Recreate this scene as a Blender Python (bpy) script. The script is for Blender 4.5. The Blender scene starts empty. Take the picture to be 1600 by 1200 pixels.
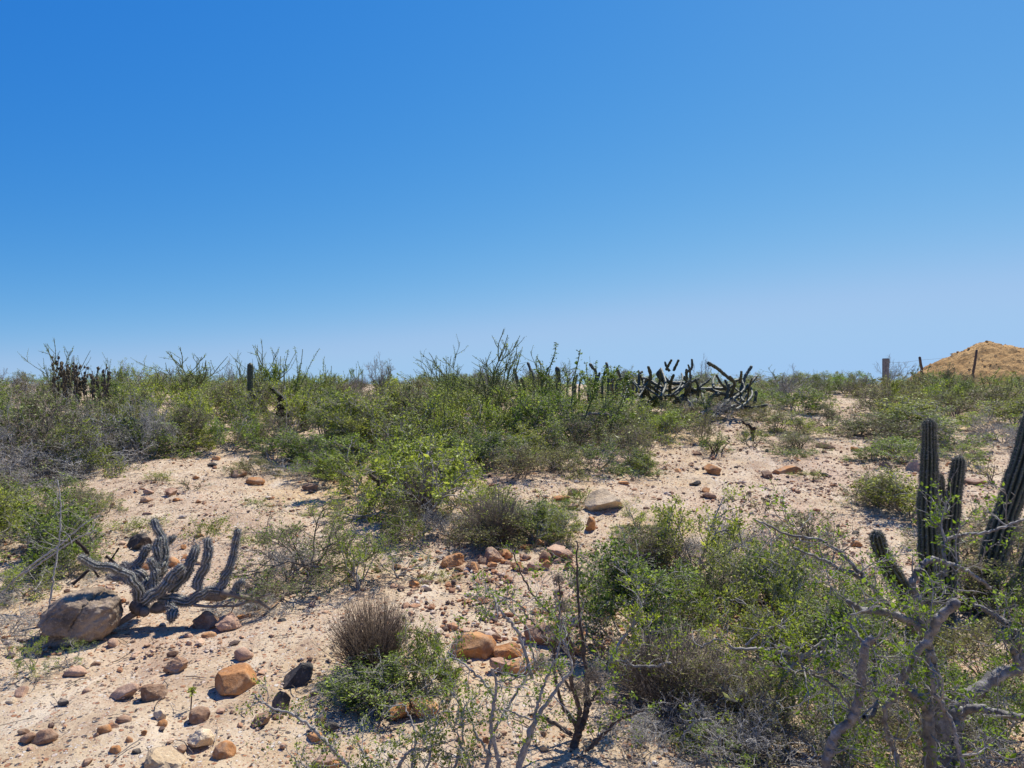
import bpy, math, random
import numpy as np
from mathutils import Vector, noise, Matrix
R = math.radians
sc = bpy.context.scene
# ------------------------------------------------------------ camera, sky, sun, exposure
F, CH = 1109.0, 1.65
cam_d = bpy.data.cameras.new('camera'); cam = bpy.data.objects.new('camera', cam_d)
sc.collection.objects.link(cam); sc.camera = cam
cam_d.sensor_width = 36; cam_d.lens = 36*F/1600
cam_d.clip_start = 0.05; cam_d.clip_end = 20000
cam.location = (0, 0, CH); cam.rotation_euler = (R(90), 0, 0)
SUN_EL, SUN_AZ = R(58), R(38)
w = bpy.data.worlds.new('World'); sc.world = w; w.use_nodes = True
nt = w.node_tree; bgn = nt.nodes['Background']
sky = nt.nodes.new('ShaderNodeTexSky'); sky.sky_type = 'NISHITA'; sky.sun_disc = False
sky.sun_elevation = SUN_EL; sky.sun_rotation = SUN_AZ
sky.altitude = 0; sky.air_density = 1.0; sky.dust_density = 0.05; sky.ozone_density = 2.5
# clear dry air: look up the sky a little higher than the eye does, so no yellow dust band sits on the horizon
tcw = nt.nodes.new('ShaderNodeTexCoord'); va = nt.nodes.new('ShaderNodeVectorMath'); va.operation = 'MULTIPLY_ADD'
va.inputs[1].default_value = (1, 1, 1.3); va.inputs[2].default_value = (0, 0, .17)
vn = nt.nodes.new('ShaderNodeVectorMath'); vn.operation = 'NORMALIZE'
nt.links.new(tcw.outputs['Generated'], va.inputs[0]); nt.links.new(va.outputs[0], vn.inputs[0]); nt.links.new(vn.outputs[0], sky.inputs['Vector'])
RGBFIT = ((.150, 3.4, 3.5), (.70, 1.48, 5.6), (3.25, .50, 8.8))   # clear-air tint: gain and power per channel
sep = nt.nodes.new('ShaderNodeSeparateColor'); cmb = nt.nodes.new('ShaderNodeCombineColor'); nt.links.new(sky.outputs[0], sep.inputs[0])
for i_, (ga, po, cap) in enumerate(RGBFIT):
    pw_ = nt.nodes.new('ShaderNodeMath'); pw_.operation = 'POWER'; pw_.inputs[1].default_value = po
    ml_ = nt.nodes.new('ShaderNodeMath'); ml_.operation = 'MULTIPLY'; ml_.inputs[1].default_value = ga
    nt.links.new(sep.outputs[i_], pw_.inputs[0]); mn_ = nt.nodes.new('ShaderNodeMath'); mn_.operation = 'SMOOTH_MIN'; mn_.inputs[1].default_value = cap; mn_.inputs[2].default_value = cap*.35
    nt.links.new(pw_.outputs[0], ml_.inputs[0]); nt.links.new(ml_.outputs[0], mn_.inputs[0]); mx_ = nt.nodes.new('ShaderNodeMath'); mx_.operation = 'MAXIMUM'; mx_.inputs[1].default_value = .22; nt.links.new(mn_.outputs[0], mx_.inputs[0]); nt.links.new(mx_.outputs[0], cmb.inputs[i_])
nt.links.new(cmb.outputs[0], bgn.inputs[0])
bgn.inputs[1].default_value = 0.080
sl = bpy.data.lights.new('sun', 'SUN'); sl.energy = 5.0; sl.angle = R(0.53); sl.color = (1, .96, .88)
so = bpy.data.objects.new('sun', sl); sc.collection.objects.link(so)
sd = Vector((math.sin(SUN_AZ)*math.cos(SUN_EL), math.cos(SUN_AZ)*math.cos(SUN_EL), math.sin(SUN_EL)))
so.rotation_euler = sd.to_track_quat('Z', 'Y').to_euler(); so.location = (3, 4, 8)
sc.view_settings.view_transform = 'Standard'; sc.view_settings.look = 'None'
sc.view_settings.gamma = 1; sc.view_settings.exposure = 0.36
sc.render.engine = 'CYCLES'
sc.cycles.transparent_max_bounces = 8; sc.cycles.max_bounces = 6

# ------------------------------------------------------------ terrain height and pixel helpers
py_ = np.array([-4000, 0, 3, 4, 6, 9, 13, 18, 22, 30, 50, 80, 200, 9000.])
pz_ = np.array([0, 0, .0, .03, .15, .50, 1.05, 1.42, 1.50, 1.45, 1.30, .5, 0, 0])
_t = np.arange(-5, 120, .05); _z = np.interp(_t, py_, pz_)
_k = np.ones(31)/31; _z = np.convolve(np.pad(_z, 15, 'edge'), _k, 'valid')
def prof(y):
    y = np.asarray(y, float)
    return np.where(y > 119, np.interp(y, py_, pz_), np.interp(y, _t, _z))
def g(x, y):
    x = np.asarray(x, float); y = np.asarray(y, float)
    f = np.exp(-(np.hypot(x, y-8)/30)**2)
    u = .035*np.sin(x*1.1+.7*np.sin(y*.9))*np.cos(y*.8+.4*x)+.02*np.sin(x*2.7+1)*np.sin(y*2.3+.5)
    u = u+.010*np.sin(x*6.1+y*2.2)*np.sin(y*5.3-x)+.05*np.exp(-((x+4.2)**2+(y-7.6)**2)/3)
    return prof(y)+u*f
def gz(x, y): return float(g(x, y))
def W(px, py, d): return np.array([(px-800)/F*d, d, CH-(py-600)/F*d])
_dd = np.concatenate([np.arange(1.8, 30, .02)])
def at(px, py):
    "ground point seen at pixel (px, py) of the 1600 x 1200 photograph"
    X = (px-800)/F*_dd; Z = CH-(py-600)/F*_dd
    k = np.nonzero(Z <= g(X, _dd))[0]
    d = _dd[k[0]] if len(k) else 21.0
    x = (px-800)/F*d
    return np.array([x, d, gz(x, d)])
def topx(p): return 800+F*p[0]/p[1], 600+F*(CH-p[2])/p[1]

# ------------------------------------------------------------ materials
def mat(name):
    m = bpy.data.materials.new(name); m.use_nodes = True
    n = m.node_tree.nodes; return m, n, m.node_tree.links, n['Principled BSDF']
def ramp(n, stops, interp='LINEAR'):
    r = n.new('ShaderNodeValToRGB'); e = r.color_ramp.elements; r.color_ramp.interpolation = interp
    while len(e) < len(stops): e.new(.5)
    for i, (p, c) in enumerate(stops): e[i].position = p; e[i].color = (*c, 1)
    return r
def nz(n, l, vec, scale, detail=4, rough=.6):
    t = n.new('ShaderNodeTexNoise'); t.inputs['Scale'].default_value = scale
    t.inputs['Detail'].default_value = detail; t.inputs['Roughness'].default_value = rough
    l.new(vec, t.inputs['Vector']); return t
def mixc(n, l, a, b, fac, mode='MIX'):
    m = n.new('ShaderNodeMix'); m.data_type = 'RGBA'; m.blend_type = mode
    for s, v in ((m.inputs[0], fac), (m.inputs[6], a), (m.inputs[7], b)):
        if hasattr(v, 'is_linked') or hasattr(v, 'links'): l.new(v, s)
        else: s.default_value = v if isinstance(v, float) else (*v, 1)
    return m.outputs[2]
def mrange(n, l, v, a, b, c, d):
    m = n.new('ShaderNodeMapRange'); l.new(v, m.inputs[0])
    for i, x in enumerate((a, b, c, d)): m.inputs[i+1].default_value = x
    return m.outputs[0]
def bump(n, l, h, strength, dist, bs, chain=None):
    b = n.new('ShaderNodeBump'); b.inputs['Strength'].default_value = strength
    b.inputs['Distance'].default_value = dist; l.new(h, b.inputs['Height'])
    if chain: l.new(chain.outputs[0], b.inputs['Normal'])
    if bs: l.new(b.outputs[0], bs.inputs['Normal'])
    return b
def leaf_mat(name, dark, mid, light, trans=.4):
    m, n, l, bs = mat(name)
    ge = n.new('ShaderNodeNewGeometry'); oi = n.new('ShaderNodeObjectInfo')
    r = ramp(n, [(0, dark), (.5, mid), (1, light)]); l.new(ge.outputs['Random Per Island'], r.inputs[0])
    h = n.new('ShaderNodeHueSaturation'); l.new(r.outputs[0], h.inputs['Color'])
    l.new(mrange(n, l, oi.outputs['Random'], 0, 1, .475, .52), h.inputs['Hue'])
    l.new(mrange(n, l, oi.outputs['Random'], 0, 1, 1.2, .8), h.inputs['Value'])
    l.new(h.outputs[0], bs.inputs['Base Color']); bs.inputs['Roughness'].default_value = .5
    bs.inputs['Specular IOR Level'].default_value = .35
    tr = n.new('ShaderNodeBsdfTranslucent'); l.new(h.outputs[0], tr.inputs[0])
    ms = n.new('ShaderNodeMixShader'); ms.inputs[0].default_value = trans
    l.new(bs.outputs[0], ms.inputs[1]); l.new(tr.outputs[0], ms.inputs[2])
    l.new(ms.outputs[0], n['Material Output'].inputs[0]); return m
def wood_mat(name, a, b, scale=30, rough=.85, isl=0., bstr=.5):
    m, n, l, bs = mat(name); tc = n.new('ShaderNodeTexCoord')
    t = nz(n, l, tc.outputs['Object'], scale, 5, .65)
    r = ramp(n, [(.3, a), (.7, b)]); l.new(t.outputs[0], r.inputs[0]); c = r.outputs[0]
    if isl:
        ge = n.new('ShaderNodeNewGeometry'); h = n.new('ShaderNodeHueSaturation')
        l.new(mrange(n, l, ge.outputs['Random Per Island'], 0, 1, 1-isl, 1+isl), h.inputs['Value'])
        l.new(c, h.inputs['Color']); c = h.outputs[0]
    l.new(c, bs.inputs['Base Color']); bs.inputs['Roughness'].default_value = rough
    bs.inputs['Specular IOR Level'].default_value = .2
    bump(n, l, t.outputs[0], bstr, .004, bs); return m
M = {}
M['leaf_green'] = leaf_mat('leaf_green', (.04, .055, .008), (.20, .27, .028), (.50, .58, .09), .40)
M['leaf_dusty'] = leaf_mat('leaf_dusty', (.05, .058, .018), (.20, .225, .05), (.46, .48, .15), .34)
M['leaf_yellow'] = leaf_mat('leaf_yellow', (.07, .10, .010), (.25, .345, .030), (.50, .61, .09), .42)
M['leaf_bright'] = leaf_mat('leaf_bright', (.16, .23, .01), (.29, .40, .025), (.44, .52, .06), .5)
M['leaf_dry'] = leaf_mat('leaf_dry', (.09, .075, .04), (.19, .165, .085), (.30, .27, .14), .3)
M['wood_grey'] = wood_mat('wood_grey', (.15, .13, .11), (.42, .385, .34), 40, isl=.3)
M['wood_pale'] = wood_mat('wood_pale', (.22, .20, .175), (.50, .47, .42), 40, isl=.3)
M['wood_dark'] = wood_mat('wood_dark', (.045, .032, .026), (.15, .115, .09), 35, isl=.3)
M['wood_brown'] = wood_mat('wood_brown', (.12, .095, .07), (.32, .26, .20), 35, isl=.45)
M['wood_char'] = wood_mat('wood_char', (.018, .014, .012), (.075, .055, .045), 25)
M['straw'] = wood_mat('straw', (.10, .07, .048), (.26, .19, .13), 20, isl=.5)
M['stem_green'] = wood_mat('stem_green', (.09, .11, .04), (.20, .20, .09), 30, isl=.2)
def bark():
    m, n, l, bs = mat('elephant_bark'); tc = n.new('ShaderNodeTexCoord')
    t = nz(n, l, tc.outputs['Object'], 22, 8, .7); t2 = nz(n, l, tc.outputs['Object'], 70, 4, .7)
    r = ramp(n, [(.3, (.07, .06, .052)), (.5, (.19, .17, .15)), (.70, (.38, .36, .335))]); l.new(t.outputs[0], r.inputs[0])
    c = mixc(n, l, r.outputs[0], (.10, .07, .05), mrange(n, l, t2.outputs[0], .5, .75, 0, .7))
    l.new(c, bs.inputs['Base Color']); bs.inputs['Roughness'].default_value = .7
    a = n.new('ShaderNodeMath'); l.new(t.outputs[0], a.inputs[0]); l.new(t2.outputs[0], a.inputs[1])
    bump(n, l, a.outputs[0], .9, .006, bs); return m
M['bark'] = bark()
def cactus_mat(name, body, body2, ridge, amount=1., scar=(.30, .26, .21), scar_amt=.5):
    m, n, l, bs = mat(name); tc = n.new('ShaderNodeTexCoord')
    at_ = n.new('ShaderNodeAttribute'); at_.attribute_name = 'rib'
    t = nz(n, l, tc.outputs['Object'], 14, 5, .65); t2 = nz(n, l, tc.outputs['Object'], 90, 3, .7)
    c = mixc(n, l, body, body2, mrange(n, l, t.outputs[0], .35, .65, 0, 1))
    c = mixc(n, l, c, scar, mrange(n, l, t.outputs[0], .55, .72, 0, scar_amt))
    mu = n.new('ShaderNodeMath'); mu.operation = 'MULTIPLY'
    l.new(mrange(n, l, at_.outputs['Fac'], .55, 1, 0, amount), mu.inputs[0])
    l.new(mrange(n, l, t2.outputs[0], .35, .55, .25, 1), mu.inputs[1])
    c = mixc(n, l, c, ridge, mu.outputs[0])
    l.new(c, bs.inputs['Base Color']); bs.inputs['Roughness'].default_value = .6
    bump(n, l, t2.outputs[0], .5, .003, bs); return m
M['cactus_green'] = cactus_mat('cactus_green', (.018, .023, .009), (.034, .038, .014), (.19, .19, .09), .9, (.16, .12, .08), .35)
M['cactus_grey'] = cactus_mat('cactus_grey', (.06, .068, .042), (.13, .125, .095), (.50, .48, .45), .75, (.24, .205, .165), .9)
M['cactus_ridge'] = cactus_mat('cactus_ridge', (.022, .03, .015), (.05, .058, .028), (.22, .21, .15), .8, (.15, .12, .09), .5)
M['spine'] = wood_mat('spine', (.22, .19, .16), (.48, .44, .40), 20, isl=.3)
M['spine_dark'] = wood_mat('spine_dark', (.14, .12, .10), (.45, .42, .36), 20, isl=.3)
def rock_mat(name, a, b, c, big=5., str_=.9):
    m, n, l, bs = mat(name); tc = n.new('ShaderNodeTexCoord'); oi = n.new('ShaderNodeObjectInfo')
    v = n.new('ShaderNodeVectorMath'); v.operation = 'ADD'
    l.new(tc.outputs['Object'], v.inputs[0])
    cm = n.new('ShaderNodeCombineXYZ'); l.new(mrange(n, l, oi.outputs['Random'], 0, 1, 0, 60), cm.inputs[0]); l.new(cm.outputs[0], v.inputs[1])
    t = nz(n, l, v.outputs[0], big, 6, .65); t2 = nz(n, l, v.outputs[0], 60, 6, .75)
    r = ramp(n, [(.3, a), (.52, b), (.72, c)]); l.new(t.outputs[0], r.inputs[0])
    k = mixc(n, l, r.outputs[0], tuple(x*.35 for x in a), mrange(n, l, t2.outputs[0], .56, .72, 0, .8))
    k = mixc(n, l, k, tuple(min(1, x*1.5) for x in c), mrange(n, l, t2.outputs[0], .44, .32, 0, .5))
    h = n.new('ShaderNodeHueSaturation'); l.new(k, h.inputs['Color'])
    l.new(mrange(n, l, oi.outputs['Random'], 0, 1, .85, 1.2), h.inputs['Value'])
    dn = nz(n, l, v.outputs[0], 11, 5, .7); dst = mixc(n, l, h.outputs[0], (.50, .37, .25), mrange(n, l, dn.outputs[0], .50, .68, 0, .6))
    l.new(dst, bs.inputs['Base Color']); bs.inputs['Roughness'].default_value = .9
    bs.inputs['Specular IOR Level'].default_value = .2
    b1 = bump(n, l, t2.outputs[0], str_, .010, None); bump(n, l, t.outputs[0], .5, .02, bs, b1); return m
M['rock_orange'] = rock_mat('rock_orange', (.30, .13, .05), (.52, .245, .095), (.65, .37, .17))
M['rock_brown'] = rock_mat('rock_brown', (.17, .095, .055), (.33, .195, .115), (.47, .32, .21))
M['rock_pink'] = rock_mat('rock_pink', (.30, .17, .11), (.50, .31, .20), (.62, .44, .30))
M['rock_dark'] = rock_mat('rock_dark', (.035, .032, .03), (.08, .072, .062), (.20, .17, .14))
M['rock_pale'] = rock_mat('rock_pale', (.46, .32, .18), (.66, .49, .30), (.76, .62, .42))
M['boulder'] = rock_mat('boulder', (.11, .08, .055), (.34, .255, .175), (.50, .40, .29), 4.5, 1.)

def ground_mat():
    m, n, l, bs = mat('sandy_ground'); tc = n.new('ShaderNodeTexCoord'); P = tc.outputs['Object']
    big = nz(n, l, P, .55, 5, .6); mid = nz(n, l, P, 2.6, 8, .7); fin = nz(n, l, P, 45, 6, .75); gr = nz(n, l, P, 260, 3, .7)
    r = ramp(n, [(.32, (.39, .27, .165)), (.5, (.54, .41, .265)), (.68, (.63, .505, .35))]); l.new(mid.outputs[0], r.inputs[0])
    c = mixc(n, l, r.outputs[0], (.50, .34, .23), mrange(n, l, big.outputs[0], .50, .66, 0, .7))
    c = mixc(n, l, c, (.58, .41, .21), mrange(n, l, big.outputs[0], .46, .36, 0, .8))
    c = mixc(n, l, c, (.20, .13, .085), mrange(n, l, fin.outputs[0], .54, .72, 0, .75))
    c = mixc(n, l, c, (.68, .58, .47), mrange(n, l, fin.outputs[0], .44, .30, 0, .55))
    mp = n.new('ShaderNodeMapping'); mp.inputs['Scale'].default_value = (3.2, .8, 1); mp.inputs['Rotation'].default_value = (0, 0, .5); l.new(P, mp.inputs[0])
    run = nz(n, l, mp.outputs[0], 1.1, 6, .7)
    c = mixc(n, l, c, (.66, .56, .42), mrange(n, l, run.outputs[0], .56, .64, 0, .55)); c = mixc(n, l, c, (.33, .215, .14), mrange(n, l, run.outputs[0], .43, .36, 0, .6))
    def peb(sc_, w0, w1, stops, fac, c):
        vo = n.new('ShaderNodeTexVoronoi'); vo.inputs['Scale'].default_value = sc_; vo.inputs['Randomness'].default_value = 1
        l.new(P, vo.inputs['Vector'])
        sp = n.new('ShaderNodeSeparateColor'); l.new(vo.outputs['Color'], sp.inputs[0])
        rr = ramp(n, stops, 'CONSTANT'); l.new(sp.outputs[0], rr.inputs[0])
        # only some cells carry a pebble, and its radius varies
        a = mrange(n, l, sp.outputs[1], fac, 1, 0, 1)
        s = n.new('ShaderNodeMath'); s.operation = 'MULTIPLY'; l.new(a, s.inputs[0]); s.inputs[1].default_value = w1
        d = n.new('ShaderNodeMath'); d.operation = 'SUBTRACT'; l.new(s.outputs[0], d.inputs[0]); l.new(vo.outputs['Distance'], d.inputs[1])
        msk = mrange(n, l, d.outputs[0], 0, w0, 0, 1)
        return mixc(n, l, c, rr.outputs[0], msk), msk
    st = [(0, (.55, .42, .32)), (.2, (.36, .17, .09)), (.38, (.62, .54, .45)), (.55, (.17, .12, .095)), (.68, (.46, .27, .17)), (.85, (.09, .08, .075))]
    c, m1 = peb(38, .06, .55, st, .25, c)
    c, m2 = peb(95, .08, .6, st[::1], .35, c)
    l.new(c, bs.inputs['Base Color']); bs.inputs['Roughness'].default_value = .95
    bs.inputs['Specular IOR Level'].default_value = .15
    b0 = bump(n, l, gr.outputs[0], .5, .004, None); b1 = bump(n, l, fin.outputs[0], .8, .012, None, b0)
    b2 = bump(n, l, m2, .8, .004, None, b1); b3 = bump(n, l, mid.outputs[0], .5, .03, None, b2); bump(n, l, m1, 1, .010, bs, b3)
    return m
def gravel_mat(name, stops):
    m, n, l, bs = mat(name); ge = n.new('ShaderNodeNewGeometry'); tc = n.new('ShaderNodeTexCoord')
    r = ramp(n, stops); l.new(ge.outputs['Random Per Island'], r.inputs[0])
    t = nz(n, l, tc.outputs['Object'], 80, 4, .7)
    h = n.new('ShaderNodeHueSaturation'); l.new(r.outputs[0], h.inputs['Color']); l.new(mrange(n, l, t.outputs[0], .3, .7, .65, 1.3), h.inputs['Value'])
    l.new(h.outputs[0], bs.inputs['Base Color']); bs.inputs['Roughness'].default_value = .9; bs.inputs['Specular IOR Level'].default_value = .2
    bump(n, l, t.outputs[0], .6, .003, bs); return m
M['gravel'] = gravel_mat('gravel', [(0, (.09, .07, .06)), (.14, (.18, .11, .075)), (.3, (.38, .18, .085)), (.55, (.46, .27, .16)), (.78, (.52, .36, .24)), (.94, (.56, .44, .33)), (1, (.66, .58, .48))])
def mound_mat():
    m, n, l, bs = mat('dug_earth'); tc = n.new('ShaderNodeTexCoord'); P = tc.outputs['Object']
    t = nz(n, l, P, .9, 6, .65); t2 = nz(n, l, P, 7, 6, .75)
    r = ramp(n, [(.35, (.46, .25, .075)), (.6, (.68, .41, .15))]); l.new(t.outputs[0], r.inputs[0])
    c = mixc(n, l, r.outputs[0], (.24, .13, .055), mrange(n, l, t2.outputs[0], .58, .72, 0, .7))
    l.new(c, bs.inputs['Base Color']); bs.inputs['Roughness'].default_value = .95
    b1 = bump(n, l, t2.outputs[0], 1, .2, None); bump(n, l, t.outputs[0], .7, .35, bs, b1); return m
def concrete_mat():
    m, n, l, bs = mat('concrete'); tc = n.new('ShaderNodeTexCoord'); t = nz(n, l, tc.outputs['Object'], 12, 6, .7)
    r = ramp(n, [(.3, (.13, .12, .105)), (.7, (.28, .26, .235))]); l.new(t.outputs[0], r.inputs[0])
    l.new(r.outputs[0], bs.inputs['Base Color']); bs.inputs['Roughness'].default_value = .9; bump(n, l, t.outputs[0], .6, .01, bs); return m

# ------------------------------------------------------------ mesh building
class MB:
    def __init__(s): s.V = []; s.Q = []; s.T = []; s.A = []; s.n = 0
    def add(s, V, Q=None, T=None, A=None):
        V = np.asarray(V, float).reshape(-1, 3)
        if Q is not None and len(Q): s.Q.append(np.asarray(Q)+s.n)
        if T is not None and len(T): s.T.append(np.asarray(T)+s.n)
        s.V.append(V); s.A.append(np.zeros(len(V)) if A is None else A); s.n += len(V)
    def verts(s): return np.concatenate(s.V) if s.V else np.zeros((0, 3))
    def mesh(s, name, m, smooth=True, shift=None, attr=False):
        V = s.verts()
        if shift is not None: V = V-np.asarray(shift)
        Q = np.concatenate(s.Q) if s.Q else np.zeros((0, 4), int)
        T = np.concatenate(s.T) if s.T else np.zeros((0, 3), int)
        me = bpy.data.meshes.new(name); me.vertices.add(len(V)); me.vertices.foreach_set('co', V.ravel())
        me.loops.add(Q.size+T.size); me.loops.foreach_set('vertex_index', np.concatenate([Q.ravel(), T.ravel()]).astype(np.int32))
        me.polygons.add(len(Q)+len(T))
        ls = np.concatenate([np.arange(len(Q))*4, Q.size+np.arange(len(T))*3]).astype(np.int32)
        me.polygons.foreach_set('loop_start', ls)
        me.polygons.foreach_set('use_smooth', np.full(len(Q)+len(T), smooth))
        me.update(calc_edges=True)
        if attr:
            a = me.attributes.new('rib', 'FLOAT', 'POINT'); a.data.foreach_set('value', np.concatenate(s.A).astype(np.float32))
        me.materials.append(m); return me
    def obj(s, name, m, parent=None, smooth=True, shift=None, attr=False):
        o = bpy.data.objects.new(name, s.mesh(name, m, smooth, shift, attr)); sc.collection.objects.link(o)
        if parent: o.parent = parent
        return o
def norm(v): return v/(np.linalg.norm(v, axis=-1, keepdims=True)+1e-12)
def frames(P):
    t = norm(np.gradient(P, axis=0)); a = np.array([0, 0, 1.]) if abs(t[0][2]) < .9 else np.array([1., 0, 0])
    U = np.zeros_like(P); u = norm(np.cross(t[0], a))
    for i in range(len(P)):
        u = norm(u-t[i]*np.dot(u, t[i])); U[i] = u
    return t, U, np.cross(t, U)
def tube(mb, P, r, sides=4, tip=True):
    P = np.asarray(P, float); k = len(P); r = np.broadcast_to(r, (k,))
    t = norm(np.gradient(P, axis=0)); m_ = t.mean(0); a = np.eye(3)[np.argmin(np.abs(m_))]
    u = norm(np.cross(t, a)); v = np.cross(t, u)
    th = np.arange(sides)*2*math.pi/sides
    V = P[:, None]+r[:, None, None]*(np.cos(th)[None, :, None]*u[:, None]+np.sin(th)[None, :, None]*v[:, None])
    i = np.arange(k-1)[:, None]*sides; j = np.arange(sides)[None]; j2 = (j+1) % sides
    Q = np.stack([i+j, i+j2, i+sides+j2, i+sides+j], -1).reshape(-1, 4)
    V = V.reshape(-1, 3); T = None
    if tip:
        V = np.concatenate([V, P[-1:]+t[-1:]*r[-1]*.6]); b = (k-1)*sides; jj = np.arange(sides)
        T = np.stack([b+jj, b+(jj+1) % sides, np.full(sides, k*sides)], -1)
    mb.add(V, Q, T)
def spline(P, n):
    P = np.asarray(P, float); Q = np.concatenate([2*P[:1]-P[1:2], P, 2*P[-1:]-P[-2:-1]])
    out = []; K = len(P)-1
    for s in np.linspace(0, K, n):
        i = min(int(s), K-1); f = s-i; a, b, c, d = Q[i:i+4]
        out.append(.5*((2*b)+(c-a)*f+(2*a-5*b+4*c-d)*f*f+(3*b-a-3*c+d)*f**3))
    return np.array(out)
def leaves(mb, P, D, size, rng, aspect=.5, sv=.35):
    "one small pointed leaf at each point"
    n = len(P)
    if n == 0: return
    d = norm(D+rng.normal(0, .9, (n, 3))); s = norm(np.cross(d, rng.normal(size=(n, 3))))
    L = size*np.exp(rng.normal(0, sv, n))[:, None]; w_ = L*aspect*.5
    nn = np.cross(d, s)*w_*.35
    V = np.stack([P, P+d*L*.45+s*w_+nn, P+d*L, P+d*L*.45-s*w_+nn], 1).reshape(-1, 3)
    mb.add(V, np.arange(4*n).reshape(-1, 4))
def ribbed(mb, P, r, ribs=12, depth=.14, per=4, spines=None, sp_len=.012, sp_gap=.022, rng=None, nspine=5, lump=.04, flat_end=False):
    "ribbed cactus stem along P with a domed tip; optional spines"
    P = np.asarray(P, float); r = np.asarray(r, float); k = len(P)
    L = np.concatenate([[0], np.cumsum(np.linalg.norm(np.diff(P, axis=0), axis=1))])
    n = max(8, min(90, int(L[-1]/(r.mean()*.35)))); s = np.linspace(0, L[-1], n)
    P = np.stack([np.interp(s, L, P[:, i]) for i in range(3)], 1); r = np.interp(s, L, r)
    r = r*(1+lump*np.sin(s/r.mean()*1.3+rng.uniform(0, 6))+lump*.6*np.sin(s/r.mean()*3.1+rng.uniform(0, 6)))
    tip = np.sqrt(np.clip(1-np.clip((s-(L[-1]-r[-1]*1.2))/(r[-1]*1.2), 0, 1)**2, .02, 1)) if not flat_end else np.ones(n)
    t, U, Vv = frames(P); S = ribs*per; th = np.arange(S)*2*math.pi/S
    prof_ = np.abs(np.cos(th*ribs/2))**.8
    nzz = rng.normal(size=(n+8, S)); kk = np.ones(5)/5; nzz = np.apply_along_axis(lambda c: np.convolve(c, kk, 'same'), 0, nzz)[4:4+n]
    rr = (r*tip)[:, None]*(1-depth+depth*prof_[None])*(1+nzz*lump*1.3)
    V = P[:, None]+rr[..., None]*(np.cos(th)[None, :, None]*U[:, None]+np.sin(th)[None, :, None]*Vv[:, None])
    i = np.arange(n-1)[:, None]*S; j = np.arange(S)[None]; j2 = (j+1) % S
    Q = np.stack([i+j, i+j2, i+S+j2, i+S+j], -1).reshape(-1, 4)
    VV = np.concatenate([V.reshape(-1, 3), P[-1:]+t[-1:]*.002, P[:1]]); jj = np.arange(S); b = (n-1)*S
    T = np.concatenate([np.stack([b+jj, b+(jj+1) % S, np.full(S, n*S)], -1), np.stack([(jj+1) % S, jj, np.full(S, n*S+1)], -1)])
    A = np.concatenate([np.tile(prof_, n), [0, 0]])
    mb.add(VV, Q, T, A)
    if spines is not None:
        m = max(3, int(L[-1]/sp_gap)); ss = np.linspace(0, n-1, m)
        pts = []; dirs = []
        for rb in range(ribs):
            a = rb*2*math.pi/ribs; x = np.clip(ss+rng.normal(0, .15, m), 0, n-1.001); i0 = x.astype(int); f = (x-i0)[:, None]
            lp = lambda Z: Z[i0]*(1-f)+Z[np.minimum(i0+1, n-1)]*f
            d = norm(math.cos(a)*lp(U)+math.sin(a)*lp(Vv)); c = lp(P)+d*lp((r*tip)[:, None])
            pts.append(c); dirs.append(d)
        pts = np.concatenate(pts); dirs = np.concatenate(dirs)
        pts = np.repeat(pts, nspine, 0); dirs = norm(np.repeat(dirs, nspine, 0)+rng.normal(0, .75, (len(pts), 3)))
        ln = sp_len*rng.uniform(.4, 1.3, (len(pts), 1)); sd_ = norm(np.cross(dirs, rng.normal(size=dirs.shape)))*sp_len*.075
        V3 = np.stack([pts-sd_, pts+sd_, pts+dirs*ln], 1).reshape(-1, 3); spines.add(V3, None, np.arange(len(V3)).reshape(-1, 3))

# ------------------------------------------------------------ object bookkeeping
def tag(o, label, cat, group=None, kind=None):
    if label: o['label'] = label
    if cat: o['category'] = cat
    if group: o['group'] = group
    if kind: o['kind'] = kind
    return o
def empty(name, loc, rz=0., scale=(1, 1, 1)):
    o = bpy.data.objects.new(name, None); sc.collection.objects.link(o)
    o.location = loc; o.rotation_euler = (0, 0, rz); o.scale = scale; o.empty_display_size = .1; return o

# ------------------------------------------------------------ ground
def axis(lo, hi, step, far, gr=1.16):
    a = list(np.arange(lo, hi+1e-6, step)); s = step; x = hi
    while x < far: s *= gr; x += s; a.append(x)
    s = step; x = lo; b = []
    while x > -far: s *= gr; x -= s; b.append(x)
    return np.array(b[::-1]+a)
def grid(xs, ys, Z):
    X, Y = np.meshgrid(xs, ys); V = np.stack([X, Y, Z], -1).reshape(-1, 3)
    nx, ny = len(xs), len(ys); i = (np.arange(ny-1)[:, None]*nx+np.arange(nx-1)[None])
    return V, np.stack([i, i+1, i+nx+1, i+nx], -1).reshape(-1, 4)
xs = axis(-7, 7, .045, 6000); ys = axis(2.2, 13, .045, 6000)
X, Y = np.meshgrid(xs, ys); Z = g(X, Y)
rg = np.random.default_rng(5)
near = np.exp(-(np.hypot(X, Y-6)/14)**4)
Z = Z+near*rg.normal(0, .0035, Z.shape)
hum = np.array([noise.fractal(Vector((x*3, y*3, 0)), 1, 2, 4) for y in ys for x in xs]).reshape(Z.shape)
Z = Z+near*hum*.016
mb = MB(); V, Q = grid(xs, ys, Z); mb.add(V, Q)
gnd = mb.obj('ground', ground_mat()); tag(gnd, None, None, None, 'structure')

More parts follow.
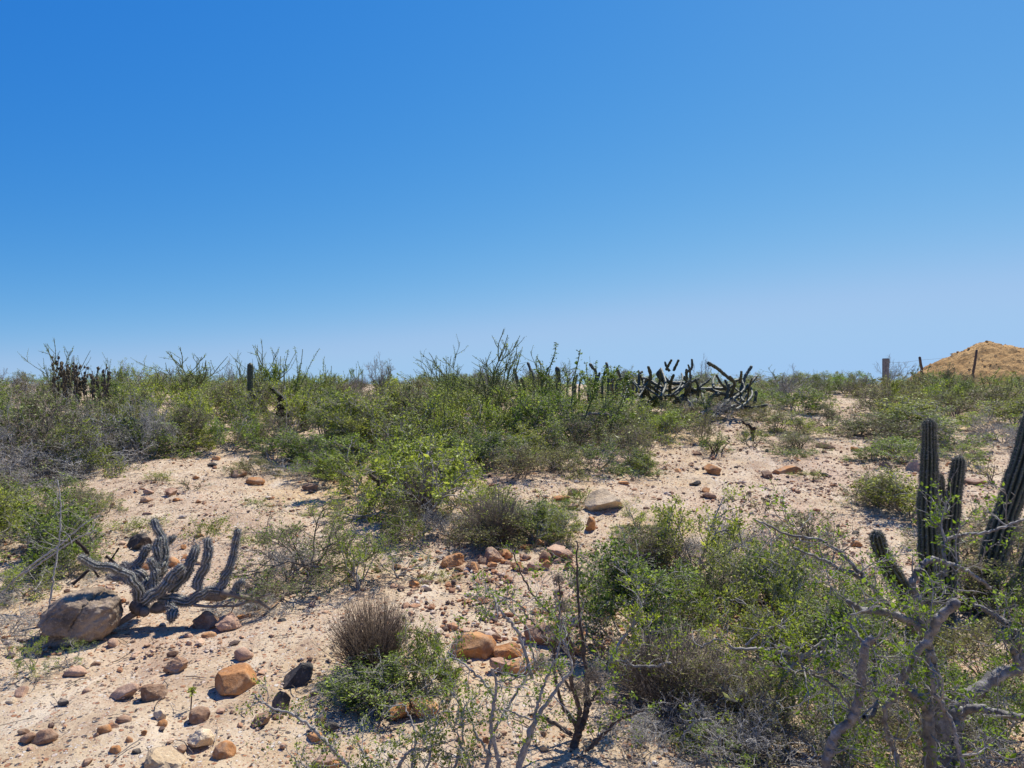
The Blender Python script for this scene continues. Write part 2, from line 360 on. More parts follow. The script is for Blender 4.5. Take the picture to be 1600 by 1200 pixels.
# ------------------------------------------------------------ gravel, twig litter (nobody could count them)
ICO_V = []; ph = (1+5**.5)/2
for a, b in ((1, ph), (-1, ph), (1, -ph), (-1, -ph)): ICO_V += [(0, a, b), (a, b, 0), (b, 0, a)]
ICO_V = norm(np.array(ICO_V, float))
ICO_F = [(i, j, k) for i in range(12) for j in range(i+1, 12) for k in range(j+1, 12)
         if max(np.linalg.norm(ICO_V[i]-ICO_V[j]), np.linalg.norm(ICO_V[j]-ICO_V[k]), np.linalg.norm(ICO_V[i]-ICO_V[k])) < 1.1]
ICO_F = np.array([f if np.dot(np.cross(ICO_V[f[1]]-ICO_V[f[0]], ICO_V[f[2]]-ICO_V[f[0]]), ICO_V[f[0]]) > 0 else (f[0], f[2], f[1]) for f in ICO_F])
def rotz_scatter(P, S, rng):
    n = len(P); B = ICO_V[None]*(1+rng.normal(0, .16, (n, 12, 1)))
    B = B*np.stack([rng.uniform(.8, 1.5, n), rng.uniform(.6, 1.1, n), rng.uniform(.35, .8, n)], 1)[:, None]
    a = rng.uniform(0, 6.28, n); c, s = np.cos(a)[:, None], np.sin(a)[:, None]
    x = B[..., 0]*c-B[..., 1]*s; y = B[..., 0]*s+B[..., 1]*c; B = np.stack([x, y, B[..., 2]], -1)*S[:, None, None]
    V = (P[:, None]+B).reshape(-1, 3); T = (ICO_F[None]+12*np.arange(n)[:, None, None]).reshape(-1, 3)
    return V, T
def ground_pts(n, rng, d0=2.6, d1=17, pw=1.3):
    u = rng.uniform(0, 1, n); d = d0*(d1/d0)**(u**(1/pw)); x = (rng.uniform(-120, 1720, n)-800)/F*d
    return x, d
rng = np.random.default_rng(11)
x, d = ground_pts(62000, rng, pw=.95)
cl = np.array([noise.noise(Vector((a*1.3, b*1.3, 3))) for a, b in zip(x, d)])
keep = rng.uniform(0, 1, len(x)) < np.clip(.40+1.9*cl+.25*((d > 7) & (x > -2)), .08, 1)*np.where((x < -.5) & (d < 6), .5, 1)
x, d = x[keep], d[keep]
S = np.clip(.0040*np.exp(rng.normal(0, .62, len(x))), .002, .020)*(1+.10*np.clip(d-3, 0, 8))
mb = MB(); V, T = rotz_scatter(np.stack([x, d, g(x, d)+S*.15+.003], 1), S, rng); mb.add(V, None, T)
tag(mb.obj('gravel', M['gravel'], None, False), 'pink, rust, grey and white gravel strewn over the pale sandy ground', 'gravel', None, 'stuff')

# coarser broken stone on the middle and right slope
x, d = ground_pts(42000, rng, 4.2, 15, .9); px_ = 800+F*x/d
cl = np.array([noise.noise(Vector((a*.9, b*.9, 9)))+.5*noise.noise(Vector((a*3, b*3, 2))) for a, b in zip(x, d)])
keep = rng.uniform(0, 1, len(x)) < np.clip(.26+1.9*cl, .02, 1)*np.where(px_ > 640, 1, .28)
x, d = x[keep], d[keep]; S = np.clip(.0105*np.exp(rng.normal(0, .5, len(x))), .005, .034)
mb = MB(); V, T = rotz_scatter(np.stack([x, d, g(x, d)+S*.25+.004], 1), S, rng); mb.add(V, None, T)
tag(mb.obj('stone_rubble', M['gravel'], None, False), 'broken pink and rust stone rubble strewn over the middle and right slope', 'rubble', None, 'stuff')

# ------------------------------------------------------------ shrubs: one set of parts per kind
def grow(seed, n_main=8, L=.55, spread=(.2, 1.1), levels=3, kids=(5, 5, 4), up=.08, gn=.22, r0=.011, ratio=.55,
         leaf=(1200, .012, .01), sides=(6, 4, 3, 3), base=.03, leaf_from=2, steps=6, kang=.9, asp=.5, droop=0., trunk=0.):
    rng = np.random.default_rng(seed); wood = MB(); lf = MB(); LP = []; LD = []
    st = []
    for i in range(n_main):
        a = i*2.399+rng.uniform(-.5, .5); e = rng.uniform(*spread)
        d = np.array([math.cos(a)*math.sin(e), math.sin(a)*math.sin(e), math.cos(e)])
        st.append((np.array([math.cos(a)*base, math.sin(a)*base, trunk]), d, L*rng.uniform(.7, 1.15), r0*rng.uniform(.6, 1.1), 0))
    if trunk: tube(wood, [(0, 0, -.05), (.01, 0, trunk*.5), (0, .01, trunk*1.1)], [r0*2.4, r0*2, r0*1.5], 7)
    while st:
        p, d, ln, r, lv = st.pop(); k = steps if lv < 2 else max(3, steps-2); P = [p]; dirs = [d]
        for s in range(k):
            d = norm(d+rng.normal(0, gn, 3)+np.array([0, 0, up-(droop*s/k)])); p = p+d*ln/k
            if p[2] < .004: p[2] = .004
            P.append(p); dirs.append(d)
        P = np.array(P); dirs = np.array(dirs)
        tube(wood, P, np.linspace(r, max(r*.35, .0007), k+1), sides[min(lv, 3)])
        if lv < levels:
            for c in range(int(kids[lv]*rng.uniform(.7, 1.3)+.5)):
                tt = rng.uniform(.25, 1)*k; i = min(int(tt), k-1); q = P[i]+(P[i+1]-P[i])*(tt-i); dd = dirs[i]
                o = rng.normal(size=3); o -= dd*np.dot(o, dd); nd = norm(dd*math.cos(kang)+norm(o)*math.sin(kang)*rng.uniform(.5, 1.2))
                st.append((q, nd, ln*ratio*rng.uniform(.6, 1.2)*(1.15-.4*tt/k), r*.55, lv+1))
        if lv >= leaf_from: LP.append(P[1:]); LD.append(dirs[1:])
    if LP and leaf[0]:
        LP = np.concatenate(LP); LD = np.concatenate(LD); idx = rng.integers(0, len(LP), leaf[0])
        q = LP[idx]+rng.normal(0, leaf[2], (leaf[0], 3)); q[:, 2] = np.maximum(q[:, 2], .006)
        leaves(lf, q, LD[idx], leaf[1], rng, asp)
    return wood, lf
def fan(seed, n=700, H=.4, spread=1.05, r=.0011, fork=2, ball=True):
    rng = np.random.default_rng(seed); wood = MB()
    for i in range(n):
        a = rng.uniform(0, 6.283); e = spread*math.sqrt(rng.uniform(0, 1)); ln = H*(rng.uniform(.5, 1.08) if i % 9 else rng.uniform(1.0, 1.3))*(1-.12*e)*(1+.30*noise.noise(Vector((math.cos(a)*e*1.6, math.sin(a)*e*1.6, seed))))
        d = np.array([math.cos(a)*math.sin(e), math.sin(a)*math.sin(e), math.cos(e)]); P = [np.array([math.cos(a)*.02, math.sin(a)*.02, 0])]
        for s in range(4):
            d = norm(d+rng.normal(0, .15, 3)+np.array([0, 0, .07 if ball else .02])); P.append(P[-1]+d*ln/4)
        P = np.array(P); tube(wood, P, np.linspace(r*1.8, r*.7, 5), 3)
        for f in range(fork):
            q = P[rng.integers(2, 4)]; dd = norm(d+rng.normal(0, .35, 3)); l2 = ln*rng.uniform(.2, .4)
            tube(wood, [q, q+dd*l2*.5+rng.normal(0, .004, 3), q+norm(dd+np.array([0, 0, .2]))*l2], [r, r*.8, r*.5], 3)
    return wood, MB()
def wands(seed, n=9, H=1., spread=(.1, .9), r=.010, leaf=(1800, .016), fork=.6, curve=.12, seglen=10):
    rng = np.random.default_rng(seed); wood = MB(); lf = MB(); LP = []; LD = []
    for i in range(n):
        a = i*2.4+rng.uniform(-.4, .4); e = rng.uniform(*spread); jobs = [(np.array([0, 0, 0.]), np.array([math.cos(a)*math.sin(e), math.sin(a)*math.sin(e), math.cos(e)]), H*rng.uniform(.6, 1.1), r*rng.uniform(.7, 1.1), 0)]
        while jobs:
            p, d, ln, rr, lv = jobs.pop(); P = [p]; D = [d]
            for s in range(seglen):
                d = norm(d+rng.normal(0, .09, 3)+np.array([0, 0, curve])); p = p+d*ln/seglen; P.append(p); D.append(d)
            P = np.array(P); D = np.array(D); tube(wood, P, np.linspace(rr, rr*.45, seglen+1), 5)
            LP.append(P[2:]); LD.append(D[2:])
            if lv < 2:
                for c in range(rng.poisson(fork*2)):
                    i0 = rng.integers(2, seglen-1); dd = norm(D[i0]+norm(rng.normal(size=3))*.75)
                    jobs.append((P[i0], dd, ln*rng.uniform(.35, .6), rr*.65, lv+1))
    if leaf[0]:
        A = []; B = []
        for P, D in zip(LP, LD):
            m = int(leaf[0]/len(LP)); u = rng.uniform(0, len(P)-1.01, m); i0 = u.astype(int); f = (u-i0)[:, None]
            A.append(P[i0]*(1-f)+P[i0+1]*f+rng.normal(0, .006, (m, 3))); B.append(D[i0])
        leaves(lf, np.concatenate(A), np.concatenate(B), leaf[1], rng, .5)
    return wood, lf
PROTO = {}
def proto(kind, gen, wm, lm):
    wood, lf = gen; V = np.concatenate([wood.verts(), lf.verts()])
    h = np.percentile(V[:, 2], 99.3); wd = np.percentile(np.abs(V[:, :2]), 98)*2
    PROTO.setdefault(kind, []).append((wood.mesh('branches', M[wm]), lf.mesh('foliage', M[lm], False) if lf.n else None, h, wd))
for s in range(4):
    proto('leafy', grow(100+s, 10, .40, (.1, 1.25), 3, (6, 6, 5), .05, .27, .007, .52, ((5000, 5600, 4200, 7600)[s], (.0145, .0170, .0155, .0130)[s], .012)), 'wood_grey', 'leaf_green')
for s in range(3):
    proto('dusty', grow(120+s, 11, .40, (.1, 1.3), 3, (6, 6, 5), .04, .30, .006, .52, ((4300, 3300, 5400)[s], .0140, .013)), 'wood_brown', 'leaf_dusty')
for s in range(4):
    proto('yellow', grow(140+s, 8, .42, (.2, 1.2), 3, (6, 5, 4), .05, .22, .009, .5, (3900, .0150, .014)), 'wood_grey', 'leaf_yellow')
for s in range(2):
    proto('airy', grow(160+s, 6, .42, (.3, 1.2), 3, (5, 4, 4), .03, .28, .010, .55, (2600, .0125, .010), trunk=.08), 'wood_grey', 'leaf_bright')
for s in range(3):
    proto('tangle', grow(180+s, 12, .34, (.2, 1.4), 3, (7, 6, 4), .0, .38, .0055, .55, (500, .010, .012)), 'wood_pale', 'leaf_dry')
for s in range(3):
    proto('mixed', grow(200+s, 12, .36, (.15, 1.2), 3, (7, 6, 4), .08, .30, .0055, .5, (2600, .0125, .012)), 'wood_brown', 'leaf_dusty')
for s in range(3):
    proto('dry', fan(220+s, 1100, .4, 1.0, .0011, 2), 'straw', 'leaf_dry')
    proto('greydry', fan(230+s, 800, .4, 1.1, .0010, 2), 'wood_brown', 'leaf_dry')
for s in range(2):
    proto('bare', grow(240+s, 7, .5, (.5, 1.35), 3, (6, 6, 5), .02, .36, .010, .55, (3600, .0115, .014), droop=.12, trunk=.1), 'wood_brown', 'leaf_yellow')
for s in range(4):
    proto('wand', wands(260+s, 10+s, .9, (.1, 1.0), .0055, (4200, .013)), 'stem_green', 'leaf_green')
for s in range(2):
    proto('candelabra', wands(280+s, 9, .7, (.1, .8), .0075, (1900, .012), 1.9, .05), 'stem_green', 'leaf_green')
for s in range(2):
    proto('skeleton', grow(300+s, 5, .45, (.1, .7), 3, (5, 5, 4), .12, .2, .008, .55, (0, .01, .01)), 'wood_grey', 'leaf_dry')
for s in range(3):
    proto('tuft', grow(320+s, 14, .16, (.3, 1.4), 1, (5, 3), .1, .2, .0022, .6, (1500, .009, .012), leaf_from=0), 'stem_green', 'leaf_green')
for s in range(2):
    proto('stemlet', grow(340+s, 7, .22, (.1, .9), 2, (4, 3), .1, .25, .006, .55, (350, .009, .008), leaf_from=1), 'wood_dark', 'leaf_yellow')
WORDS = {
 'leafy': ('green_shrub', 'shrub', ['dense mid green leafy shrub', 'rounded green shrub', 'bushy pale-twigged green shrub'], 'green shrubs of the scrubland'),
 'dusty': ('dusty_shrub', 'shrub', ['brown-stemmed dusty olive shrub', 'dull grey-green spreading shrub', 'low fine-leaved olive shrub'], 'dusty olive shrubs of the scrubland'),
 'yellow': ('yellow_green_shrub', 'shrub', ['yellow-green thin-branched shrub', 'lime green airy shrub', 'yellowish leafy shrub'], 'yellow-green shrubs of the scrubland'),
 'airy': ('sparse_shrub', 'shrub', ['sparse bright-leaved shrub'], 'sparse bright shrubs'),
 'tangle': ('twig_bush', 'dead bush', ['pale grey tangled leafless bush', 'bare grey twig tangle'], 'grey leafless bushes'),
 'mixed': ('brown_shrub', 'dry shrub', ['brownish half dry shrub', 'withered brown twiggy shrub'], 'half dry brown shrubs'),
 'dry': ('dry_bush', 'dead bush', ['fine-stemmed dry brown bush', 'rounded straw-brown dead bush'], 'dry fine-stemmed bushes'),
 'greydry': ('dry_bush', 'dead bush', ['grey-brown fine-stemmed dry bush', 'brushy grey dead bush'], 'dry fine-stemmed bushes'),
 'bare': ('gnarled_shrub', 'shrub', ['dark gnarled bare-limbed shrub'], 'gnarled dark shrubs'),
 'wand': ('wand_shrub', 'shrub', ['shrub of leafy green wands', 'wand-stemmed shrub'], 'wand-stemmed desert shrubs'),
 'candelabra': ('branching_shrub', 'shrub', ['stiff branching skyline shrub'], 'stiff branching skyline shrubs'),
 'skeleton': ('leafless_shrub', 'dead bush', ['thin leafless skyline shrub'], 'leafless skyline shrubs'),
 'tuft': ('herb_tuft', 'plant', ['low fresh green tuft', 'small green ground plant'], 'low green tufts'),
 'stemlet': ('seedling', 'plant', ['small woody plant'], 'small woody plants')}
LAND = [(115, 965, 'split boulder'), (270, 900, 'fallen grey cactus'), (1450, 800, 'tall cactus columns'), (585, 970, 'round brown dry bush'),
        (1110, 600, 'ridge cactus thicket'), (1384, 580, 'square concrete post'), (1545, 580, 'dirt mound'), (391, 600, 'lone dark cactus column'),
        (645, 655, 'charred forked trunk'), (945, 783, 'pale angular boulder'), (1118, 732, 'tilted orange boulder'), (363, 1065, 'round orange rock'),
        (740, 1010, 'large orange boulder'), (1470, 1060, 'gnarled elephant tree'), (765, 570, 'tallest skyline shrub'), (190, 670, 'dark leafy rosette plant'),
        (895, 1120, 'spindly dead shrub'), (915, 620, 'tall green wand shrub'), (110, 570, 'brown seed-headed stalks')]
PEND = []   # (object, phrase, px, py) whose labels are settled at the end
def where(px, py, skip=None):
    b = min((l for l in LAND), key=lambda l: (l[0]-px)**2+((l[1]-py)*1.6)**2)
    dx, dy = px-b[0], (py-b[1])*1.6; dist = math.hypot(dx, dy)
    if abs(dx) > abs(dy): rel = 'left of' if dx < 0 else 'right of'
    else: rel = 'behind' if dy < 0 else 'in front of'
    far = 'just ' if dist < 60 else ('' if dist < 130 else 'well ')
    return f'{far}{rel} {b[2]}'
def finish_labels():
    seen = {}
    for o, ph, px, py in PEND: seen.setdefault(f'{ph} {where(px, py)}', []).append((px, o))
    words = ['leftmost', 'second from left', 'third from left', 'fourth from left', 'fifth from left', 'sixth from left', 'seventh from left',
             'eighth from left', 'ninth from left', 'tenth from left']
    for k, v in seen.items():
        v.sort(key=lambda t: t[0])
        for i, (px, o) in enumerate(v):
            if len(v) == 1: o['label'] = k
            elif i == len(v)-1: o['label'] = k+', rightmost'
            else: o['label'] = k+', '+(words[i] if i < 10 else 'further right')
rnd = random.Random(77)
NSH = 0
def shrub(kind, px, by, wpx, hpx, var=None, phrase=None, label=None, rz=None, dz=0., d=None):
    global NSH
    P_ = PROTO[kind]; var = rnd.randrange(len(P_)) if var is None else var
    wm, lm, h0, w0 = P_[var % len(P_)]
    if d is None: p = at(px, by); d = p[1]
    else: x = (px-800)/F*d; p = np.array([x, d, gz(x, d)])
    W_, H_ = wpx*d/F, hpx*d/F
    s1 = W_/w0; s2 = H_/h0
    nm, cat, ph, grp = WORDS[kind]
    e = empty(nm, (p[0], p[1], p[2]-.01+dz), rnd.uniform(0, 6.28) if rz is None else rz, (s1, s1, s2))
    tag(e, label, cat, grp)
    o = bpy.data.objects.new('branches', wm); sc.collection.objects.link(o); o.parent = e
    if lm: o = bpy.data.objects.new('foliage', lm); sc.collection.objects.link(o); o.parent = e
    px, py = topx(p)
    if not label: PEND.append((e, phrase or ph[rnd.randrange(len(ph))], px, py-hpx/2))
    NSH += 1; return e

# hand-placed shrubs: kind, x, base y, width, height in photo pixels (None or a label that says which one)
S_ = [
 ('yellow', 655, 812, 250, 135, 0, 'large yellow-green shrub with dark trunk in the middle of the slope'),
 ('yellow', 715, 790, 150, 95, 1, None), ('yellow', 590, 770, 130, 80, 2, None),
 ('greydry', 655, 805, 70, 75, 0, None), ('leafy', 640, 850, 70, 60, 1, None),
 ('greydry', 775, 850, 100, 88, 1, 'grey-brown fine-stemmed bush above the row of rust stones'),
 ('dusty', 770, 852, 130, 60, 0, None), ('leafy', 850, 835, 110, 60, 0, None), ('tuft', 820, 815, 120, 50, 0, None),
 ('bare', 485, 905, 210, 125, 0, 'dark gnarled shrub with arching bare limbs at middle left'),
 ('bare', 440, 940, 150, 60, 1, None),
 ('airy', 560, 922, 140, 95, 0, 'small bright sparse shrub on an orange stump behind the round dry bush'),
 ('airy', 620, 905, 110, 60, 1, None), ('stemlet', 705, 870, 30, 40, 0, None),
 ('dry', 583, 1054, 122, 125, 2, 'round brown dry bush of fine upright stems above bright green shrub'),
 ('leafy', 592, 1116, 215, 80, 3, 'bright green low shrub in front of the round dry bush'),
 ('leafy', 662, 1088, 115, 115, 1, None), ('leafy', 540, 1090, 100, 40, 1, None),
 ('leafy', 60, 880, 190, 110, 1, 'green shrub laced with grey twigs at left edge'),
 ('dusty', 120, 850, 120, 80, 1, None), ('leafy', -20, 860, 130, 100, 3, None), ('tangle', 95, 870, 130, 60, 0, None),
 ('yellow', 40, 930, 110, 50, 2, None), ('tangle', 5, 995, 130, 70, 1, 'pale blue-grey tangle of dead twigs at left edge'),
 ('tangle', -30, 960, 110, 60, 2, None),
 ('tuft', 325, 838, 95, 34, 1, None), ('tuft', 215, 830, 90, 26, 2, None), ('airy', 50, 1052, 75, 60, 0, 'small bright green plant growing before the split boulder'),
 ('yellow', 1085, 888, 200, 125, 3, 'yellow-green open shrub behind the large green shrub on the right'),
 ('tangle', 1060, 885, 130, 60, 0, None), ('tangle', 1150, 860, 130, 70, 1, None),
 ('leafy', 1005, 1015, 250, 170, 3, 'large dense green shrub in the right foreground'),
 ('leafy', 940, 960, 110, 90, 0, None), ('leafy', 1090, 990, 150, 110, 1, None), ('dusty', 1000, 890, 130, 80, 2, None),
 ('greydry', 1045, 1100, 190, 120, 0, None), ('mixed', 1080, 1130, 200, 120, 0, 'brown dry bush below the large green shrub'),
 ('tangle', 1020, 1170, 190, 80, 2, None), ('tangle', 1130, 1180, 200, 90, 0, None), ('greydry', 1140, 1110, 120, 90, 1, None),
 ('leafy', 1220, 1010, 250, 170, 2, None), ('leafy', 1160, 940, 170, 100, 0, None), ('tangle', 1230, 930, 220, 110, 1, None),
 ('mixed', 1250, 870, 150, 70, 1, None), ('leafy', 1290, 1060, 190, 130, 3, None), ('dusty', 1200, 1120, 180, 90, 0, None),
 ('airy', 1120, 1215, 170, 75, 1, 'lime green leafy sprig at the bottom right of centre'),
 ('tangle', 1240, 1190, 230, 90, 2, None), ('dusty', 1330, 1150, 170, 100, 1, None), ('mixed', 1380, 1080, 170, 90, 2, None),
 ('leafy', 1360, 1010, 150, 80, 1, None), ('leafy', 1560, 1160, 200, 120, 2, None), ('dusty', 1540, 1060, 200, 100, 2, None),
 ('leafy', 1600, 980, 160, 110, 0, None), ('mixed', 1520, 960, 190, 100, 0, None), ('dusty', 1590, 880, 170, 80, 0, None),
 ('mixed', 1500, 880, 170, 60, 1, None), ('mixed', 1560, 840, 120, 60, 2, None),
 ('leafy', 1420, 805, 160, 70, 1, None), ('dusty', 1370, 790, 130, 60, 1, None), ('stemlet', 1560, 765, 80, 50, 0, None),
 ('yellow', 1410, 722, 150, 42, 0, None), ('leafy', 1370, 718, 100, 36, 0, None), ('yellow', 1510, 725, 80, 30, 2, None),
 ('tangle', 1568, 692, 100, 55, 1, 'grey leafless bush at the right edge below the dirt mound'),
 ('tuft', 1115, 705, 60, 30, 0, None), ('stemlet', 1120, 708, 55, 28, 1, None), ('stemlet', 1175, 700, 45, 34, 0, None), ('tuft', 1170, 690, 45, 22, 1, None),
 ('stemlet', 1248, 702, 40, 28, 1, None), ('yellow', 1250, 680, 110, 40, 1, None), ('dusty', 1215, 672, 100, 34, 0, None), ('mixed', 1295, 668, 60, 38, 0, None),
 ('tuft', 1235, 712, 90, 18, 2, None), ('tuft', 990, 745, 90, 24, 0, None), ('mixed', 985, 722, 90, 55, 1, None), ('dusty', 950, 700, 130, 60, 1, None),
 ('tuft', 905, 785, 70, 26, 1, None), ('tuft', 1265, 745, 60, 12, 2, None), ('stemlet', 1190, 800, 60, 30, 0, None),
 ('tuft', 520, 745, 60, 20, 2, None), ('tuft', 880, 800, 70, 20, 0, None), ('leafy', 800, 715, 120, 55, 1, None),
 ('wand', 905, 695, 205, 152, 0, 'tall green wand shrub reaching above the skyline right of centre'),
 ('mixed', 895, 705, 120, 60, 2, None), ('leafy', 860, 715, 140, 60, 2, None),
 ('wand', 455, 655, 140, 105, 1, None), ('wand', 505, 650, 110, 85, 2, None), ('wand', 600, 700, 130, 60, 3, None), ('wand', 570, 760, 180, 70, 0, None),
 ('candelabra', 700, 640, 90, 105, 0, None), ('candelabra', 765, 650, 150, 125, 1, 'tallest stiff branching shrub on the skyline at centre'),
 ('candelabra', 850, 640, 110, 90, 0, None), ('candelabra', 412, 640, 90, 100, 1, None), ('candelabra', 385, 640, 90, 80, 0, None),
 ('candelabra', 90, 640, 90, 102, 1, 'dark branching shrub rising highest on the left skyline'), ('candelabra', 165, 635, 80, 75, 0, None),
 ('candelabra', 290, 630, 130, 80, 1, None), ('candelabra', 240, 628, 90, 55, 0, None), ('skeleton', 592, 618, 45, 66, 0, None),
 ('skeleton', 560, 620, 30, 40, 1, None), ('skeleton', 1395, 615, 60, 60, 1, None), ('skeleton', 1098, 615, 30, 62, 0, None),
 ('skeleton', 20, 625, 70, 40, 0, None), ('skeleton', 1340, 620, 60, 36, 0, None), ('candelabra', 1220, 620, 90, 46, 0, None), ('candelabra', 1290, 620, 60, 36, 1, None),
 ('wand', 1555, 640, 150, 60, 2, None), ('wand', 1490, 635, 120, 50, 1, None), ('candelabra', 500, 632, 80, 50, 1, None), ('wand', 860, 660, 120, 70, 3, None),
 ('tangle', 1090, 1140, 190, 100, 1, None), ('leafy', 1170, 1050, 170, 90, 1, None), ('mixed', 1180, 1160, 150, 110, 1, None), ('leafy', 1300, 1180, 190, 110, 0, None),
 ('tangle', 1350, 1120, 170, 100, 0, None), ('leafy', 1450, 1130, 180, 110, 1, None), ('mixed', 1460, 1190, 170, 90, 2, None), ('tangle', 1560, 1200, 200, 90, 1, None), ('leafy', 1450, 1020, 150, 80, 2, None),
 ('dusty', 1100, 960, 140, 80, 2, None), ('leafy', 1240, 960, 180, 110, 1, None), ('leafy', 1320, 960, 160, 80, 0, None), ('greydry', 1010, 880, 90, 50, 1, None),
 ('leafy', 1480, 700, 180, 44, 2, None), ('dusty', 1400, 690, 190, 42, 1, None), ('dusty', 1340, 680, 110, 34, 0, None), ('leafy', 1450, 675, 170, 44, 0, None), ('yellow', 1540, 672, 150, 44, 1, None), ('leafy', 1590, 668, 120, 50, 3, None),
 ('leafy', 1390, 660, 150, 44, 1, None), ('leafy', 1245, 645, 100, 44, 1, None), ('dusty', 1240, 700, 100, 30, 1, None),
 ('leafy', 985, 690, 130, 60, 2, None), ('yellow', 1025, 682, 110, 44, 3, None), ('leafy', 1010, 735, 80, 34, 1, None), ('leafy', 930, 735, 130, 50, 0, None), ('dusty', 870, 740, 130, 46, 2, None), ('leafy', 760, 735, 130, 60, 3, None), ('mixed', 820, 745, 110, 50, 1, None),
 ('leafy', 720, 725, 130, 60, 0, None), ('yellow', 660, 725, 150, 60, 1, None), ('yellow', 560, 735, 140, 56, 2, None), ('yellow', 500, 750, 120, 40, 0, None), ('leafy', 430, 720, 130, 50, 1, None), ('yellow', 640, 760, 200, 70, 3, None), ('yellow', 700, 745, 150, 60, 0, None),
 ('leafy', 880, 850, 100, 50, 2, None), ('yellow', 1000, 830, 110, 50, 1, None), ('leafy', 100, 905, 110, 60, 0, None), ('tuft', 390, 850, 60, 22, 0, None), ('tuft', 400, 790, 60, 14, 1, None), ('tuft', 690, 905, 60, 16, 2, None), ('stemlet', 705, 1090, 50, 60, 1, None),
 ('yellow', 1055, 676, 120, 38, 0, None), ('leafy', 1000, 670, 120, 44, 2, None), ('mixed', 1098, 690, 60, 44, 1, None), ('leafy', 960, 665, 120, 46, 1, None), ('stemlet', 300, 765, 60, 22, 0, None), ('tangle', 480, 742, 110, 34, 1, None), ('tuft', 250, 750, 60, 16, 1, None), ('leafy', 30, 835, 160, 80, 1, None), ('dusty', 130, 805, 110, 50, 1, None), ('mixed', 0, 805, 150, 70, 0, None), ('leafy', 90, 790, 140, 48, 2, None), ('yellow', 170, 800, 70, 30, 1, None), ('dusty', 400, 742, 90, 30, 2, None),
 ('leafy', 835, 850, 130, 60, 3, None), ('yellow', 560, 802, 140, 70, 1, None), ('mixed', 620, 832, 90, 60, 0, None), ('bare', 550, 900, 170, 105, 1, None), ('tangle', 450, 905, 150, 70, 0, None), ('yellow', 745, 815, 110, 60, 2, None), ('tangle', 700, 835, 110, 60, 1, None),
 ('leafy', 1090, 655, 90, 40, 0, None), ('yellow', 1035, 660, 90, 44, 1, None), ('dusty', 1155, 648, 70, 30, 1, None), ('mixed', 1070, 668, 80, 40, 2, None), ('leafy', 1015, 645, 80, 34, 3, None), ('tangle', 1110, 655, 120, 34, 0, None), ('mixed', 1140, 640, 90, 40, 1, None), ('tangle', 390, 960, 110, 30, 1, None), ('tangle', 180, 900, 90, 30, 2, None), ('airy', 105, 1045, 80, 46, 1, None), ('dusty', 1180, 655, 70, 26, 2, None),
 ('mixed', 290, 700, 110, 75, 0, None), ('mixed', 60, 740, 170, 120, 1, None), ('tangle', 20, 770, 150, 70, 2, None), ('tangle', 130, 735, 190, 60, 0, None),
 ('tangle', 100, 750, 160, 40, 1, None), ('leafy', 210, 715, 150, 65, 0, None), ('leafy', 270, 705, 120, 50, 1, None), ('mixed', 670, 690, 120, 60, 1, None),
 ('leafy', 480, 725, 150, 50, 2, None), ('mixed', 430, 700, 100, 60, 2, None), ('yellow', 360, 705, 110, 60, 3, None),
]
for k, x_, y_, w_, h_, v_, lb in S_: shrub(k, x_, y_, w_, h_, v_, None, lb)

# fill of the scrub band between the bare ground and the skyline
bx = [-200, 0, 100, 200, 300, 450, 520, 600, 700, 800, 950, 1030, 1100, 1180, 1235, 1240, 1330, 1340, 1400, 1480, 1600, 1800]
by = [755, 755, 748, 728, 700, 702, 722, 735, 725, 705, 700, 682, 652, 645, 645, 612, 612, 648, 652, 655, 655, 660]
placed = []
tries = 0
while len(placed) < 225 and tries < 14000:
    tries += 1
    px = rnd.uniform(-140, 1740); lo = float(np.interp(px, bx, by)); y0 = 604+(lo-604)*rnd.random()**1.25
    p = at(px, y0)
    if y0 < 606: d = rnd.uniform(17, 24); p = np.array([(px-800)/F*d, d, 0]); p[2] = gz(p[0], d)
    sp = .55 if p[1] < 12 else .75
    if 1240 < px < 1330 and p[1] < 17: continue
    if 950 < px < 1215 and p[1] < 13.8: continue
    if any((p[0]-q[0])**2+(p[1]-q[1])**2 < sp*sp for q in placed): continue
    placed.append(p)
    yb = topx(p)[1]; top = 588+rnd.uniform(-7, 10)+(16 if 790 < px < 1200 else 0)
    hp = max(26, min(yb-top, F/p[1]*.85)*rnd.uniform(.75, 1.05)); wp = F/p[1]*rnd.uniform(.9, 1.5)
    nn = noise.noise(Vector((p[0]*.35, p[1]*.5, 7)))+.35*rnd.uniform(-1, 1)
    if rnd.random() < .13: kind = 'wand'; wp *= 1.1; hp *= 1.1
    elif px < 260 and yb > 650: kind = rnd.choice(['mixed', 'tangle', 'dusty', 'leafy', 'leafy', 'yellow'])
    elif px > 1330: kind = rnd.choice(['dusty', 'leafy', 'dusty', 'yellow', 'mixed'])
    elif nn > .12: kind = rnd.choice(['yellow', 'yellow', 'leafy', 'yellow', 'wand'])
    elif nn > -.18: kind = rnd.choice(['dusty', 'leafy', 'yellow', 'leafy', 'mixed'])
    else: kind = rnd.choice(['mixed', 'yellow', 'dusty', 'tangle', 'greydry', 'leafy', 'leafy'])
    if kind in ('dry', 'greydry'): wp *= .6; hp *= .75
    shrub(kind, px, yb, wp, hp, d=p[1])
for i in range(46):     # fine ragged growth along the skyline
    px = rnd.uniform(-60, 1480)
    if 980 < px < 1200 or 1290 < px < 1420: continue
    d = rnd.uniform(14.5, 19); k_ = rnd.choice(['wand', 'candelabra', 'skeleton', 'wand', 'airy', 'skeleton', 'mixed'])
    p = np.array([(px-800)/F*d, d, 0]); p[2] = gz(p[0], d); yb = topx(p)[1]
    shrub(k_, px, yb, rnd.uniform(30, 75), yb-rnd.uniform(562, 586), d=d)
print('shrubs', NSH)

